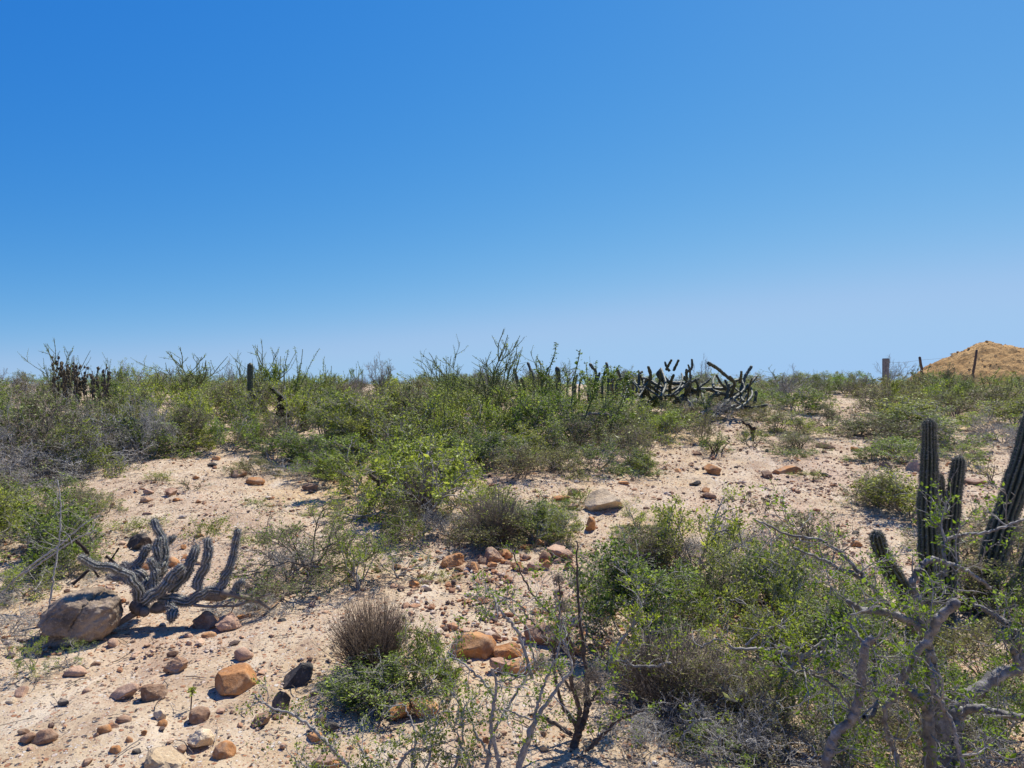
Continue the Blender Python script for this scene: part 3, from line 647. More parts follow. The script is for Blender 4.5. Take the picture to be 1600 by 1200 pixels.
# fallen twigs and leaf litter
rng = np.random.default_rng(21); mb = MB()
cen = [(o.location.x, o.location.y, o.scale.x) for o in sc.objects if o.type == 'EMPTY']
for i in range(5200):
    c = cen[rng.integers(len(cen))]
    if i % 6 == 0: x_, y_ = [float(v[0]) for v in ground_pts(1, rng, 2.7, 15)]
    else: x_, y_ = c[0]+rng.normal(0, .38), c[1]+rng.normal(0, .38)
    if y_ < 2.4: continue
    a = rng.uniform(0, 6.28); L = rng.uniform(.03, .16); n_ = 4
    ts = np.linspace(0, 1, n_); q = np.stack([x_+math.cos(a)*L*ts+rng.normal(0, .006, n_), y_+math.sin(a)*L*ts+rng.normal(0, .006, n_)], 1)
    q = np.column_stack([q, g(q[:, 0], q[:, 1])+.006+rng.uniform(0, .014, n_)])
    tube(mb, q, rng.uniform(.001, .003)*(1+.03*y_), 3)
tag(mb.obj('twig_litter', wood_mat('litter', (.09, .065, .05), (.34, .28, .23), 8, isl=.6)), 'fallen twigs and sticks scattered on the ground under the shrubs', 'twigs', None, 'stuff')
lf = MB(); n = 26000; k = rng.integers(0, len(cen), n); cc = np.array(cen)[k]
q = np.column_stack([cc[:, 0]+rng.normal(0, .3, n), cc[:, 1]+rng.normal(0, .3, n)]); q = q[q[:, 1] > 2.4]
q = np.column_stack([q, g(q[:, 0], q[:, 1])+.008+rng.uniform(0, .008, len(q))]); D = rng.normal(size=q.shape); D[:, 2] *= .1
leaves(lf, q, D*3, .013, rng, .6)
tag(lf.obj('leaf_litter', M['leaf_dry'], None, False), 'dry brown fallen leaves lying beneath the shrubs', 'leaf litter', None, 'stuff')

# ------------------------------------------------------------ rocks
import bmesh
def ico(sub):
    bm = bmesh.new(); bmesh.ops.create_icosphere(bm, subdivisions=sub, radius=1)
    V = np.array([v.co[:] for v in bm.verts]); T = np.array([[v.index for v in f.verts] for f in bm.faces]); bm.free(); return V, T
ICO = {k: ico(k) for k in (2, 3, 4, 5)}
def rock_mb(seed, sx, sy, sz, sub=3, cuts=7, rough=.10, cutd=(.62, .95), rz=0.):
    rng = np.random.default_rng(seed); V, T = ICO[sub]; V = V.copy()
    if cuts > 4: cuts = cuts*2; cutd = (.46, .84)
    else: cuts = 9; cutd = (.66, .92)
    for c in range(cuts):
        nrm = norm(rng.normal(size=3)); dd = rng.uniform(*cutd); e = V@nrm-dd; V = V-np.outer(np.clip(e, 0, None)*.97, nrm)
    o = Vector(rng.uniform(-50, 50, 3))
    f = np.array([noise.fractal(Vector(v)*1.6+o, .9, 2.1, 3) for v in V]); f2 = np.array([noise.fractal(Vector(v)*5+o, .9, 2.1, 3) for v in V])
    V = V*(1.08+rough*f+rough*.6*f2)[:, None]*np.array([sx, sy, sz]); c, s = math.cos(rz), math.sin(rz)
    V = np.column_stack([V[:, 0]*c-V[:, 2]*s, V[:, 1], V[:, 0]*s+V[:, 2]*c])
    mb = MB(); mb.add(V, None, T); return mb
RN = {'orange': 'orange', 'brown': 'brown', 'pink': 'pinkish', 'dark': 'dark grey', 'pale': 'pale tan'}
NR = 0
def rock(cx, cy, wp, hp, kind, label=None, cuts=6, rough=.10, tilt=0., seed=None, sub=None, sink=.0, ratio=.85):
    global NR; NR += 1
    p = at(cx, cy+hp*.36); d = p[1]; sx = wp*d/F/2*1.02; sz = hp*d/F/2*1.02; sy = min(sx, sz*1.15)*ratio+.1*sx
    sub = sub or (4 if wp > 30 else 3 if wp > 11 else 2)
    mb = rock_mb(seed or 1000+NR, sx, sy, sz, sub, cuts, rough, rz=tilt)
    o = mb.obj('rock', M['rock_'+kind], None, cuts <= 4); o.location = (p[0], p[1]+sy*.5, p[2]+sz*(.45-sink)); o.rotation_euler[2] = rnd.uniform(-.5, .5)
    tag(o, label, 'rock', 'stones lying on the sandy slope')
    if not label:
        sz_ = 'fist-sized' if wp < 14 else ('small' if wp < 24 else 'rounded' if cuts < 6 else 'angular')
        PEND.append((o, f'{sz_} {RN[kind]} stone', cx, cy))
    return o
RK = [
 (363, 1066, 66, 50, 'orange', 'round orange rock on open sand, largest there', 4, .06, 0),
 (270, 1046, 36, 30, 'brown', 'brown two-knobbed rock behind the long pink stone', 5, .18, .3), (378, 1023, 30, 20, 'pink', None, 4, .06, 0),
 (322, 968, 40, 40, 'brown', 'lumpy brown rock leaning beside the fallen grey cactus', 5, .2, .5), (352, 976, 44, 34, 'pink', None, 5, .12, -.5), (325, 994, 22, 11, 'orange', None, 4, .05, 0),
 (232, 1087, 42, 32, 'brown', 'dome-shaped brown rock right of the long pink stone', 5, .12, .1), (190, 1085, 44, 20, 'pink', 'long pink-orange stone lying aslant on the sand', 3, .08, .45),
 (460, 1060, 54, 34, 'dark', 'dark speckled oval rock, upper of the dark pair', 5, .07, .6), (437, 1100, 32, 44, 'dark', 'dark upright rock, lower of the dark pair', 6, .07, -.2),
 (405, 1127, 32, 28, 'brown', 'broken brown stone left of and below the dark rock pair', 7, .14, 0), (308, 1119, 30, 26, 'brown', 'brown stone at the foot of the lone seedling', 5, .12, 0), (310, 1159, 36, 32, 'pale', None, 5, .1, 0),
 (347, 1177, 34, 28, 'orange', None, 4, .07, .2), (243, 1188, 90, 44, 'pale', 'large flat pale slab at the bottom edge', 6, .1, .2),
 (160, 1143, 20, 20, 'orange', None, 4, .06, .4), (177, 1138, 15, 11, 'brown', None, 5, .1, 0), (192, 1126, 23, 14, 'brown', None, 4, .06, -.1),
 (66, 1155, 36, 22, 'brown', None, 4, .06, .2), (40, 1158, 30, 16, 'brown', None, 5, .06, .5), (34, 1144, 19, 11, 'brown', None, 5, .06, .1),
 (32, 1082, 20, 18, 'pink', None, 5, .1, 0), (15, 1095, 20, 12, 'pale', None, 5, .1, 0), (248, 1117, 20, 20, 'pale', None, 5, .1, 0), (252, 1132, 16, 11, 'orange', None, 4, .1, 0),
 (223, 1148, 12, 11, 'orange', None, 5, .1, .3), (201, 1158, 10, 14, 'orange', None, 4, .1, .3), (178, 1175, 16, 16, 'orange', None, 4, .1, 0), (133, 1192, 18, 14, 'brown', None, 5, .1, 0),
 (115, 1053, 36, 18, 'pink', None, 4, .07, .2), (147, 1039, 18, 9, 'brown', None, 4, .06, .2), (174, 1006, 16, 15, 'pink', None, 4, .06, 0),
 (268, 1022, 20, 9, 'brown', None, 4, .06, .2), (283, 1171, 16, 12, 'brown', None, 4, .06, 0), (135, 1081, 14, 8, 'pink', None, 4, .06, 0),
 (622, 1110, 46, 32, 'orange', 'left orange boulder at the foot of the bright green shrub', 6, .1, 0), (662, 1107, 50, 38, 'orange', 'right orange boulder at the foot of the bright green shrub', 6, .1, -.3),
 (490, 1154, 28, 16, 'orange', None, 4, .07, 0), (510, 1188, 60, 26, 'pink', None, 5, .07, 0), (520, 1195, 20, 18, 'orange', None, 5, .07, 0),
 (738, 1011, 68, 44, 'orange', 'large orange boulder with a rounded top at centre foreground', 4, .1, 0), (793, 1019, 46, 30, 'orange', None, 5, .12, 0), (783, 1041, 38, 28, 'pink', None, 5, .1, -.4),
 (818, 1044, 44, 28, 'orange', None, 5, .1, 0), (850, 992, 90, 56, 'brown', 'big dark-sided brown boulder behind the spindly dead shrub', 8, .1, 0), (775, 996, 16, 12, 'brown', None, 5, .1, 0),
 (815, 998, 18, 10, 'pink', None, 5, .1, 0), (905, 1015, 30, 26, 'orange', None, 5, .1, 0), (706, 874, 34, 32, 'orange', None, 6, .12, 0), (718, 890, 18, 12, 'brown', None, 6, .12, 0),
 (771, 868, 38, 32, 'brown', None, 6, .14, 0), (752, 878, 20, 16, 'brown', None, 6, .14, 0), (808, 886, 26, 18, 'orange', None, 5, .06, 0), (838, 885, 28, 16, 'pink', None, 7, .06, 0), (822, 872, 18, 14, 'brown', None, 7, .06, 0),
 (850, 872, 22, 24, 'brown', None, 7, .06, 0), (872, 862, 44, 36, 'pink', None, 8, .08, 0), (868, 852, 36, 14, 'pale', None, 7, .06, .5), (793, 880, 14, 12, 'brown', None, 7, .06, 0), (645, 913, 18, 12, 'orange', None, 5, .06, 0),
 (836, 901, 10, 6, 'orange', None, 5, .06, 0), (945, 783, 56, 42, 'pale', 'pale angular boulder with a bright facet at centre right', 5, .04, -.1), (897, 767, 26, 20, 'brown', None, 8, .06, .2), (876, 779, 30, 12, 'orange', None, 6, .06, .2),
 (897, 790, 22, 12, 'pink', None, 8, .1, 0), (923, 820, 18, 30, 'orange', 'upright orange stone below the pale angular boulder', 7, .06, .1), (1117, 733, 30, 25, 'orange', 'tilted orange boulder casting a shadow on the right slope', 5, .05, -.3),
 (1200, 741, 22, 18, 'brown', None, 8, .05, 0), (1232, 734, 46, 16, 'orange', 'flat orange slab lying on the right slope', 6, .05, .05), (1213, 738, 14, 10, 'orange', None, 6, .05, 0), (1293, 697, 30, 11, 'brown', 'long dark stone beside the right path', 5, .05, -.12),
 (1272, 737, 12, 9, 'brown', None, 6, .08, 0), (1292, 742, 20, 8, 'dark', None, 6, .08, -.3), (1248, 768, 9, 8, 'brown', None, 5, .05, 0), (1299, 781, 8, 6, 'pink', None, 5, .05, 0), (1430, 728, 24, 24, 'pink', None, 5, .05, 0), (1385, 728, 20, 12, 'brown', None, 6, .1, 0),
 (1340, 702, 18, 12, 'orange', None, 6, .1, 0), (1535, 715, 20, 12, 'brown', None, 6, .1, 0), (1520, 752, 40, 16, 'pink', None, 6, .1, 0), (1545, 753, 22, 10, 'pale', None, 6, .1, 0), (1525, 950, 30, 20, 'orange', None, 6, .1, 0), (1090, 708, 22, 7, 'brown', None, 6, .1, 0),
 (1060, 735, 14, 8, 'orange', None, 6, .1, 0), (1088, 755, 20, 10, 'dark', None, 6, .1, 0), (1103, 766, 20, 10, 'orange', None, 6, .1, 0), (1112, 775, 30, 12, 'brown', None, 6, .1, 0), (975, 754, 20, 9, 'orange', None, 6, .1, 0), (1013, 714, 12, 9, 'pink', None, 6, .1, 0),
 (397, 752, 28, 14, 'orange', 'orange rock on the left bank below the shrubs', 4, .06, 0), (370, 740, 24, 17, 'brown', None, 5, .1, 0), (330, 727, 14, 9, 'dark', None, 5, .1, 0), (338, 716, 15, 9, 'orange', None, 5, .1, 0), (305, 745, 12, 7, 'orange', None, 5, .1, 0),
 (265, 768, 22, 16, 'pink', None, 5, .1, 0), (230, 769, 18, 10, 'pink', None, 5, .1, 0), (224, 781, 24, 14, 'brown', None, 5, .1, 0), (275, 781, 12, 7, 'orange', None, 5, .1, 0), (485, 762, 34, 14, 'brown', None, 6, .1, .1), (548, 752, 22, 9, 'pale', None, 6, .1, .3), (343, 692, 16, 8, 'pink', None, 6, .1, .3),
 (487, 890, 50, 20, 'brown', None, 6, .1, 0), (508, 885, 22, 22, 'pink', None, 6, .1, 0), (213, 848, 44, 28, 'dark', 'black-sided rock behind the fallen grey cactus', 5, .08, .2), (267, 880, 20, 17, 'orange', None, 4, .06, 0), (229, 885, 22, 16, 'orange', None, 6, .1, 0), (288, 871, 13, 11, 'orange', None, 5, .06, 0), (285, 856, 12, 8, 'orange', None, 5, .06, 0),
 (310, 838, 16, 8, 'orange', None, 5, .06, 0), (335, 928, 44, 20, 'brown', None, 6, .1, 0), (230, 802, 22, 8, 'pink', None, 5, .06, 0), (1340, 850, 24, 14, 'orange', None, 5, .06, 0), (1440, 815, 24, 16, 'orange', None, 5, .06, 0), (760, 1160, 12, 12, 'orange', None, 5, .06, 0), (975, 1010, 26, 20, 'orange', None, 5, .1, 0),
 (850, 1148, 12, 10, 'brown', None, 5, .06, 0), (550, 1170, 12, 8, 'orange', None, 5, .06, 0), (500, 1130, 20, 14, 'brown', None, 6, .1, 0), (515, 1142, 26, 18, 'dark', None, 6, .1, 0), (380, 963, 24, 10, 'orange', None, 6, .1, 0), (440, 970, 18, 8, 'dark', None, 6, .1, 0),
]
for cx, cy, wp, hp, kd, lb, cuts, rough, tilt in RK: rock(cx, cy, wp, hp, kd, lb, cuts, rough, tilt)
for i in range(26):      # tight pile of broken stones under the grey-brown bush, and a second one by the orange boulders
    if i < 17: cx, cy = rnd.uniform(735, 900), rnd.uniform(848, 892)
    else: cx, cy = rnd.uniform(765, 960), rnd.uniform(985, 1050)
    wp = rnd.uniform(10, 24); rock(cx, cy, wp, wp*rnd.uniform(.6, .95), rnd.choice(['orange', 'brown', 'orange', 'pink', 'brown']), None, 7, .1, rnd.uniform(-.5, .5))
# scattered stones of the slope
def bare(px, py):
    if py < np.interp(px, bx, by)+4: return False
    if px > 960 and py > 850: return rnd.random() < .35
    return True
n0 = NR
while NR-n0 < 125:
    z = rnd.random()
    if z < .42: px, py = rnd.uniform(700, 1340), rnd.uniform(655, 860)
    elif z < .62: px, py = rnd.uniform(640, 900), rnd.uniform(840, 1190)
    elif z < .85: px, py = rnd.uniform(0, 640), rnd.uniform(700, 1195)
    else: px, py = rnd.uniform(1250, 1600), rnd.uniform(690, 900)
    if not bare(px, py): continue
    if px < 720 and 905 < py < 1050 and rnd.random() < .75: continue
    d = at(px, py)[1]; s = .018*math.exp(rnd.gauss(0, .38)); wp = max(4, min(s*2*F/d, 20))*(1.25 if py < 830 else 1)
    rock(px, py, wp, wp*rnd.uniform(.45, .8), rnd.choice(['orange', 'brown', 'pink', 'pink', 'brown', 'pale', 'dark']), None, rnd.choice([5, 6, 7]), .1, rnd.uniform(-.3, .3), sub=2 if wp < 9 else 3)
print('rocks', NR)

# big split boulder
def boulder():
    c = at(112, 1018); d = c[1]+.12; s = d/F
    rng = np.random.default_rng(4); V, T = ico(6); V = V.copy()
    for nrm, dd in (((-.75, -.25, .6), .72), ((.75, -.2, .55), .80), ((0, -1, .12), .74), ((-.3, -.45, .85), .78), ((.1, .2, 1), .86), ((.55, -.8, -.2), .82), ((-.9, -.4, -.1), .86)):
        nrm = norm(np.array(nrm, float)); e = V@nrm-dd; V = V-np.outer(np.clip(e, 0, None)*.8, nrm)
    f = np.array([noise.fractal(Vector(v)*1.5+Vector((3, 1, 7)), .9, 2.1, 4) for v in V]); f2 = np.array([noise.fractal(Vector(v)*6, .9, 2.1, 4) for v in V])
    # a deep break over the left shoulder, the outer block dropped, and a second crack under the right rim
    q = V[:, 0]*.95+V[:, 2]*.55+.12+.10*f; cr = np.exp(-(q/.035)**2)*(V[:, 2] > -.25)
    q2 = V[:, 2]*.6-.62*V[:, 0]+.22+.06*f2; cr2 = np.exp(-(q2/.016)**2)*(V[:, 0] > .2)
    q3 = V[:, 2]+.55*V[:, 0]+.38+.05*f2; cr3 = np.exp(-(q3/.02)**2)*(q < -.06)
    step = np.where(q < -.02, -.15, 0)+np.where((q3 > 0) & (q < -.05), -.06, 0)
    V = V*(1+.08*f+.05*f2+step-.17*cr-.09*cr2-.10*cr3)[:, None]
    V = V*np.array([76*s, 50*s, 50*s]); a = .52; ca, sa = math.cos(a), math.sin(a)
    V = np.column_stack([V[:, 0]*ca-V[:, 2]*sa, V[:, 1], V[:, 0]*sa+V[:, 2]*ca])
    mb = MB(); mb.add(V, None, T); o = mb.obj('boulder', M['boulder']); ctr = W(115, 975, d+.05); o.location = ctr
    tag(o, 'big cracked brown split boulder beside the fallen grey cactus', 'boulder')
boulder()

# ------------------------------------------------------------ cacti
def conv(sc_, x0, y0, pts): return [(x0+u/sc_, y0+v/sc_) for u, v in pts]
def stem3(pp, d0, dd):
    n = len(pp); return np.array([W(x_, y_, d0+(dd[0]+(dd[1]-dd[0])*i/(n-1))) for i, (x_, y_) in enumerate(pp)])
def fallen():
    rng = np.random.default_rng(9); b = at(245, 975); d = b[1]; s = d/F/4.444
    root = empty('fallen_cactus', b); tag(root, 'sprawling grey cactus fallen over with upturned ribbed arms beside the split boulder', 'cactus')
    K = lambda pts: conv(4.444, 100, 780, pts)
    arms = [
     ([(530, 705), (500, 600), (420, 520), (300, 470), (180, 440), (100, 400)], 32, 22, -.08, -.28, 8),
     ([(560, 705), (680, 620), (790, 500), (835, 465)], 37, 33, -.10, -.02, 9),
     ([(650, 500), (690, 420), (690, 320), (655, 210), (625, 135)], 42, 22, .12, .18, 8),
     ([(640, 520), (640, 420), (645, 330), (650, 270)], 30, 26, .06, .10, 8),
     ([(470, 470), (520, 430), (560, 370), (605, 325)], 26, 26, .16, .22, 8),
     ([(625, 620), (625, 510), (608, 400)], 27, 22, .0, .02, 8),
     ([(740, 620), (840, 510), (890, 410), (915, 315)], 45, 25, .02, .10, 9),
     ([(915, 630), (950, 520), (1000, 400), (1000, 265)], 34, 27, .0, .05, 8),
     ([(1085, 625), (1135, 510), (1180, 380), (1200, 205)], 28, 22, .02, .08, 8),
     ([(650, 695), (760, 705), (880, 715), (935, 665), (1000, 635), (1100, 640)], 38, 30, -.03, .02, 9),
     ([(565, 650), (545, 550), (490, 480), (400, 465)], 40, 30, .08, .2, 9),
     ([(1180, 650), (1205, 600), (1245, 565)], 22, 20, .03, .03, 8),
     ([(735, 720), (750, 780), (752, 840)], 30, 34, -.05, -.15, 9),
     ([(520, 700), (490, 590), (400, 560), (300, 545)], 22, 14, .10, .16, 8),
     ([(730, 300), (760, 260)], 22, 18, .3, .3, 8),
     ([(560, 690), (640, 560), (700, 470)], 30, 28, .10, .2, 8)]
    for pp, r0, r1, a, c, rb in arms:
        P = spline(stem3(K(pp), d, (a, c)), 16); P[1:-1] += rng.normal(0, .006, (14, 3)); mb = MB(); sp = MB()
        ribbed(mb, P, np.linspace(r0, r1, 16)*s*1.0, rb, .28, 4, sp, .017, .011, rng, 8, .07)
        o = mb.obj('arm', M['cactus_grey'], root, True, b, True); sp.obj('spines', M['spine'], o, False, b)
    mb = MB()
    for pp, r0, r1, a, c in (([(365, 875), (430, 830), (500, 790), (580, 765), (690, 745), (760, 725)], 16, 44, -.12, .0), ([(500, 730), (530, 760), (570, 790)], 48, 30, -.06, -.14),
                             ([(1090, 645), (1200, 670), (1330, 700), (1430, 760)], 26, 8, .0, .05), ([(900, 735), (1000, 745), (1100, 742), (1200, 740), (1300, 700), (1440, 655)], 12, 7, -.05, .05),
                             ([(1000, 660), (1060, 675), (1120, 670)], 40, 30, .05, .05), ([(1100, 745), (1160, 715), (1180, 735), (1160, 790)], 7, 3, -.05, -.1)):
        P = spline(stem3(K(pp), d, (a, c)), 14); tube(mb, P, np.linspace(r0, r1, 14)*s*(1+.12*rng.normal(size=14)), 9)
    mb.obj('trunk', M['wood_brown'], root, True, b)
    mb = MB()
    for pp, r in (([(85, 290), (130, 330), (165, 375)], 13), ([(165, 375), (175, 420)], 3), ([(290, 395), (350, 440), (400, 490)], 11), ([(380, 340), (340, 400), (310, 440)], 7), ([(60, 590), (120, 540), (170, 490)], 14), ([(200, 480), (240, 540)], 8)):
        mb = MB(); tube(mb, spline(stem3(K(pp), d, (.1, .15)), 8), r*s*rng.uniform(.7, 1.2, 8), 6); mb.obj('dead_stub', M['wood_char'], root, True, b)
fallen()
def columns():
    rng = np.random.default_rng(19); b = at(1455, 975); d = b[1]; s = d/F
    root = empty('column_cactus', b); tag(root, 'dark green ribbed column cactus clump standing behind the gnarled elephant tree', 'cactus')
    C = [([(1458, 985), (1455, 900), (1450, 800), (1452, 720), (1452, 654)], 19, 10.5, 0, .05, 13),
         ([(1470, 985), (1474, 900), (1468, 800), (1464, 738)], 16, 10.5, .12, .14, 12),
         ([(1476, 975), (1480, 900), (1488, 800), (1499, 712)], 16, 10.5, .02, .10, 12),
         ([(1452, 975), (1425, 945), (1400, 905), (1380, 870), (1368, 830)], 16, 10, -.22, -.45, 11),
         ([(1512, 985), (1540, 905), (1570, 810), (1598, 725), (1622, 640)], 24, 19, .15, .25, 14),
         ([(1560, 980), (1600, 900), (1628, 830)], 18, 15, .3, .4, 12)]
    for pp, r0, r1, a, c, rb in C:
        P = spline(stem3(pp, d, (a, c)), 24); mb = MB(); sp = MB()
        rr = np.interp(np.linspace(0, 1, 24), [0, .55, .85, 1], [r0, r0*.85, (r0*.12+r1*.9), r1])*s*.9
        ribbed(mb, P, rr, rb, .32, 6, sp, .018, .011, rng, 9, .045)
        o = mb.obj('stem', M['cactus_green'], root, True, b, True); sp.obj('spines', M['spine_dark'], o, False, b)
columns()
def thicket():
    rng = np.random.default_rng(29); b = at(1115, 655); d = 13.0; b = np.array([(1115-800)/F*d, d, gz((1115-800)/F*d, d)]); s = d/F/4
    root = empty('cactus_thicket', b); tag(root, 'sprawling tangle of grey-green cactus arms forming a thicket on the ridge', 'cactus')
    L = [([(900, 440), (970, 442), (1080, 405), (1170, 365)], 12), ([(910, 330), (960, 370), (1000, 395), (1080, 400), (1130, 440), (1220, 430), (1300, 460), (1380, 470), (1450, 455)], 15),
         ([(985, 500), (990, 400), (1012, 340)], 12), ([(1030, 460), (1080, 410), (1150, 440)], 11), ([(1010, 520), (1080, 470), (1150, 450), (1240, 430), (1340, 430), (1400, 400)], 15),
         ([(1225, 268), (1280, 300), (1340, 350), (1380, 380), (1430, 370)], 12), ([(1430, 450), (1440, 410), (1460, 350), (1500, 285)], 13), ([(1515, 530), (1522, 490), (1527, 440)], 12),
         ([(1350, 540), (1420, 535), (1500, 550), (1600, 530)], 12), ([(1085, 480), (1090, 400), (1090, 305)], 11), ([(1095, 325), (1125, 295), (1124, 242)], 9), ([(1010, 315), (1030, 275), (1042, 248)], 9),
         ([(965, 310), (985, 270), (998, 248)], 9), ([(985, 320), (965, 290), (955, 258)], 9), ([(850, 415), (866, 345), (850, 288)], 12), ([(800, 362), (860, 380), (930, 420), (975, 442)], 13), ([(795, 405), (795, 350), (790, 312)], 9),
         ([(1425, 390), (1432, 350), (1434, 320)], 10), ([(1250, 620), (1270, 580), (1330, 520), (1400, 480), (1480, 410), (1530, 348)], 14), ([(1360, 440), (1310, 400), (1275, 340)], 10), ([(1150, 520), (1165, 430), (1145, 365)], 11),
         ([(1230, 610), (1220, 540), (1250, 480), (1300, 460)], 18), ([(1260, 600), (1180, 520), (1100, 500), (1010, 510)], 13), ([(1270, 610), (1340, 560), (1420, 520), (1470, 460)], 13), ([(1210, 540), (1190, 470), (1180, 400)], 11),
         ([(930, 480), (960, 400), (930, 300)], 10), ([(1000, 470), (1040, 440), (1060, 420)], 10), ([(1300, 560), (1360, 480), (1390, 400), (1360, 350)], 11), ([(1060, 530), (1020, 480), (960, 470)], 11), ([(1330, 500), (1350, 430), (1330, 370)], 10),
         ([(1180, 560), (1130, 520), (1110, 450), (1120, 380)], 11), ([(1260, 420), (1255, 380), (1270, 350)], 9), ([(1400, 560), (1460, 520), (1500, 470), (1490, 420)], 10)]
    for i in range(36):
        x0 = rng.uniform(640, 1480); y0 = rng.uniform(400, 530); a_ = rng.uniform(-1.2, 1.2); l_ = rng.uniform(70, 170); x1, y1 = x0+math.sin(a_)*l_*.6, y0-abs(math.cos(a_))*l_*.5
        L.append(([(x0-rng.uniform(-40, 40), y0+30), (x0, y0), (x1, y1), (x1+rng.uniform(-15, 25), y1-l_*.25)], rng.uniform(6, 9.5)))
    for i, (pp, r) in enumerate(L):
        a, c = rng.uniform(-.6, .5), rng.uniform(-.5, .6)
        P = spline(stem3(conv(4, 800, 500, pp), d, (a, c)), 18); mb = MB()
        ribbed(mb, P, np.linspace(r*1.05, r*.82, 18)*s*.92, 8, .30, 3, None, rng=rng, lump=.09)
        mb.obj('arm', M['cactus_ridge'], root, True, b, True)
    mb = MB()
    for pp, r in (([(1180, 592), (1240, 552)], 14), ([(1255, 612), (1325, 560)], 15), ([(1130, 560), (1110, 520), (1150, 500)], 12), ([(1090, 500), (1150, 560)], 10)):
        tube(mb, spline(stem3(conv(4, 800, 500, pp), d, (-.5, -.2)), 6), r*s, 8)
    mb.obj('dead_arm', M['wood_pale'], root, True, b)
thicket()
# single upright cacti along the ridge
RC = [([(45, 450), (30, 370), (8, 300)], 12), ([(135, 370), (115, 310), (107, 262)], 11), ([(190, 400), (190, 340)], 9), ([(240, 420), (240, 342)], 10), ([(346, 410), (345, 352)], 8),
      ([(382, 400), (380, 342)], 8), ([(394, 400), (395, 325)], 8), ([(525, 340), (505, 300), (485, 270)], 10), ([(530, 410), (525, 296)], 9), ([(602, 380), (595, 290), (568, 264)], 9),
      ([(655, 400), (660, 350)], 9), ([(688, 400), (688, 292)], 10), ([(520, 430), (500, 362)], 9), ([(75, 430), (80, 360)], 10), ([(480, 400), (476, 320)], 9), ([(565, 400), (567, 312)], 8),
      ([(625, 410), (626, 325)], 9), ([(720, 420), (716, 340)], 8), ([(755, 420), (750, 335)], 10), ([(420, 420), (420, 350)], 8), ([(830, 430), (822, 350)], 9), ([(290, 420), (288, 330), (298, 290)], 14)]
def ridge_cacti():
    rng = np.random.default_rng(39); n = len(RC); order = sorted(range(n), key=lambda i: RC[i][0][-1][0])
    for rank, i in enumerate(order):
        pp, r = RC[i]; d = 14.5+rng.uniform(-.8, .8); s = d/F/4; q = stem3(conv(4, 800, 500, pp), d, (0, rng.uniform(-.1, .1)))
        b = np.array([q[0][0], q[0][1], gz(q[0][0], q[0][1])]); q = np.concatenate([[b-np.array([0, 0, .05])], q]) if q[0][2] > b[2]+.03 else q
        q[-1][0] += rng.normal(0, .07); q[-1][2] -= rng.uniform(0, .14) if len(pp) < 3 else 0
        P = spline(q, 16); mb = MB(); ribbed(mb, P, np.full(16, r*s*rng.uniform(.75, 1.15)), 8, .28, 3, None, rng=rng, lump=.09)
        o = mb.obj('young_cactus', M['cactus_ridge'], None, True, b, True); o.location = b
        ht = 'taller leaning' if len(pp) > 2 else 'short upright'
        PEND.append((o, f'{ht} dark cactus stem', 800+pp[-1][0]/4, 590))
        tag(o, None, 'cactus', 'upright cactus stems along the ridge')
ridge_cacti()
def lone():
    rng = np.random.default_rng(49); b = at(391, 665); d = b[1]; P = np.array([W(391, 668, d), W(391, 620, d), W(391, 567, d)]); P[0] = b-np.array([0, 0, .05])
    mb = MB(); sp = MB(); ribbed(mb, spline(P, 16), np.full(16, 4.6*d/F), 10, .2, 3, sp, .02, .03, rng, 5, .02)
    root = empty('column_cactus', b); mb.obj('stem', M['cactus_green'], root, True, b, True); sp.obj('spines', M['spine_dark'], root, False, b)
    tag(root, 'lone dark cactus column standing straight on the left skyline', 'cactus')
lone()

# ------------------------------------------------------------ charred trunks, seed-headed stalks, rosette plant
def dead_trunk(label, base, polys, d=None, cat='dead tree', m='wood_char', name='charred_tree', jit=.12):
    rng = np.random.default_rng(int(base[0])); b = at(*base); d = d or b[1]
    root = empty(name, b); tag(root, label, cat, 'blackened dead trees in the scrub')
    for pp, r0, r1 in polys:
        q = stem3(pp, d, (0, rng.uniform(-.2, .2))); n = 14; P = spline(q, n); P[1:-1] += rng.normal(0, .012, (n-2, 3))
        mb = MB(); tube(mb, P, np.linspace(r0, r1, n)*d/F*(1+jit*rng.normal(size=n)), 7); mb.obj('limb', M[m], root, True, b)
    return root
dead_trunk('charred forked trunk of a dead tree at centre left', (640, 676), [([(640, 678), (647, 655), (632, 640), (622, 632)], 7, 2.5), ([(647, 656), (656, 645), (667, 637)], 5, 2), ([(640, 644), (632, 630), (629, 627)], 2, 1)])
dead_trunk('leaning blackened trunk just left of the lone cactus column', (392, 668), [([(398, 672), (388, 650), (374, 634), (361, 624)], 4.5, 2.5)])
dead_trunk('pair of dark dead limbs right of the lone cactus column', (420, 668), [([(420, 670), (415, 640), (404, 610)], 4, 2.5), ([(418, 660), (410, 635), (398, 618)], 3, 2)])
dead_trunk('thick blackened stump with raised arm between two dark trunks', (445, 670), [([(448, 672), (445, 650), (438, 625), (422, 604)], 8, 2.5), ([(438, 668), (437, 640), (440, 618)], 5, 3)])
dead_trunk('knotted dark upright snag, rightmost of the charred trunks', (476, 672), [([(476, 674), (474, 650), (477, 620)], 6, 4)])
dead_trunk('small dark twisted snag on bare ground below the ridge thicket', (1177, 684), [([(1177, 686), (1176, 672), (1168, 664), (1160, 658)], 3, 1.5), ([(1177, 676), (1179, 668)], 2.5, 2)])
dead_trunk('dark gnarled trunk inside the large yellow-green shrub', (672, 795), [([(668, 800), (672, 775), (678, 755), (690, 735)], 9, 4), ([(665, 780), (655, 765), (648, 750)], 5, 2), ([(607, 785), (600, 765), (577, 740)], 6, 2.5)], m='wood_dark')
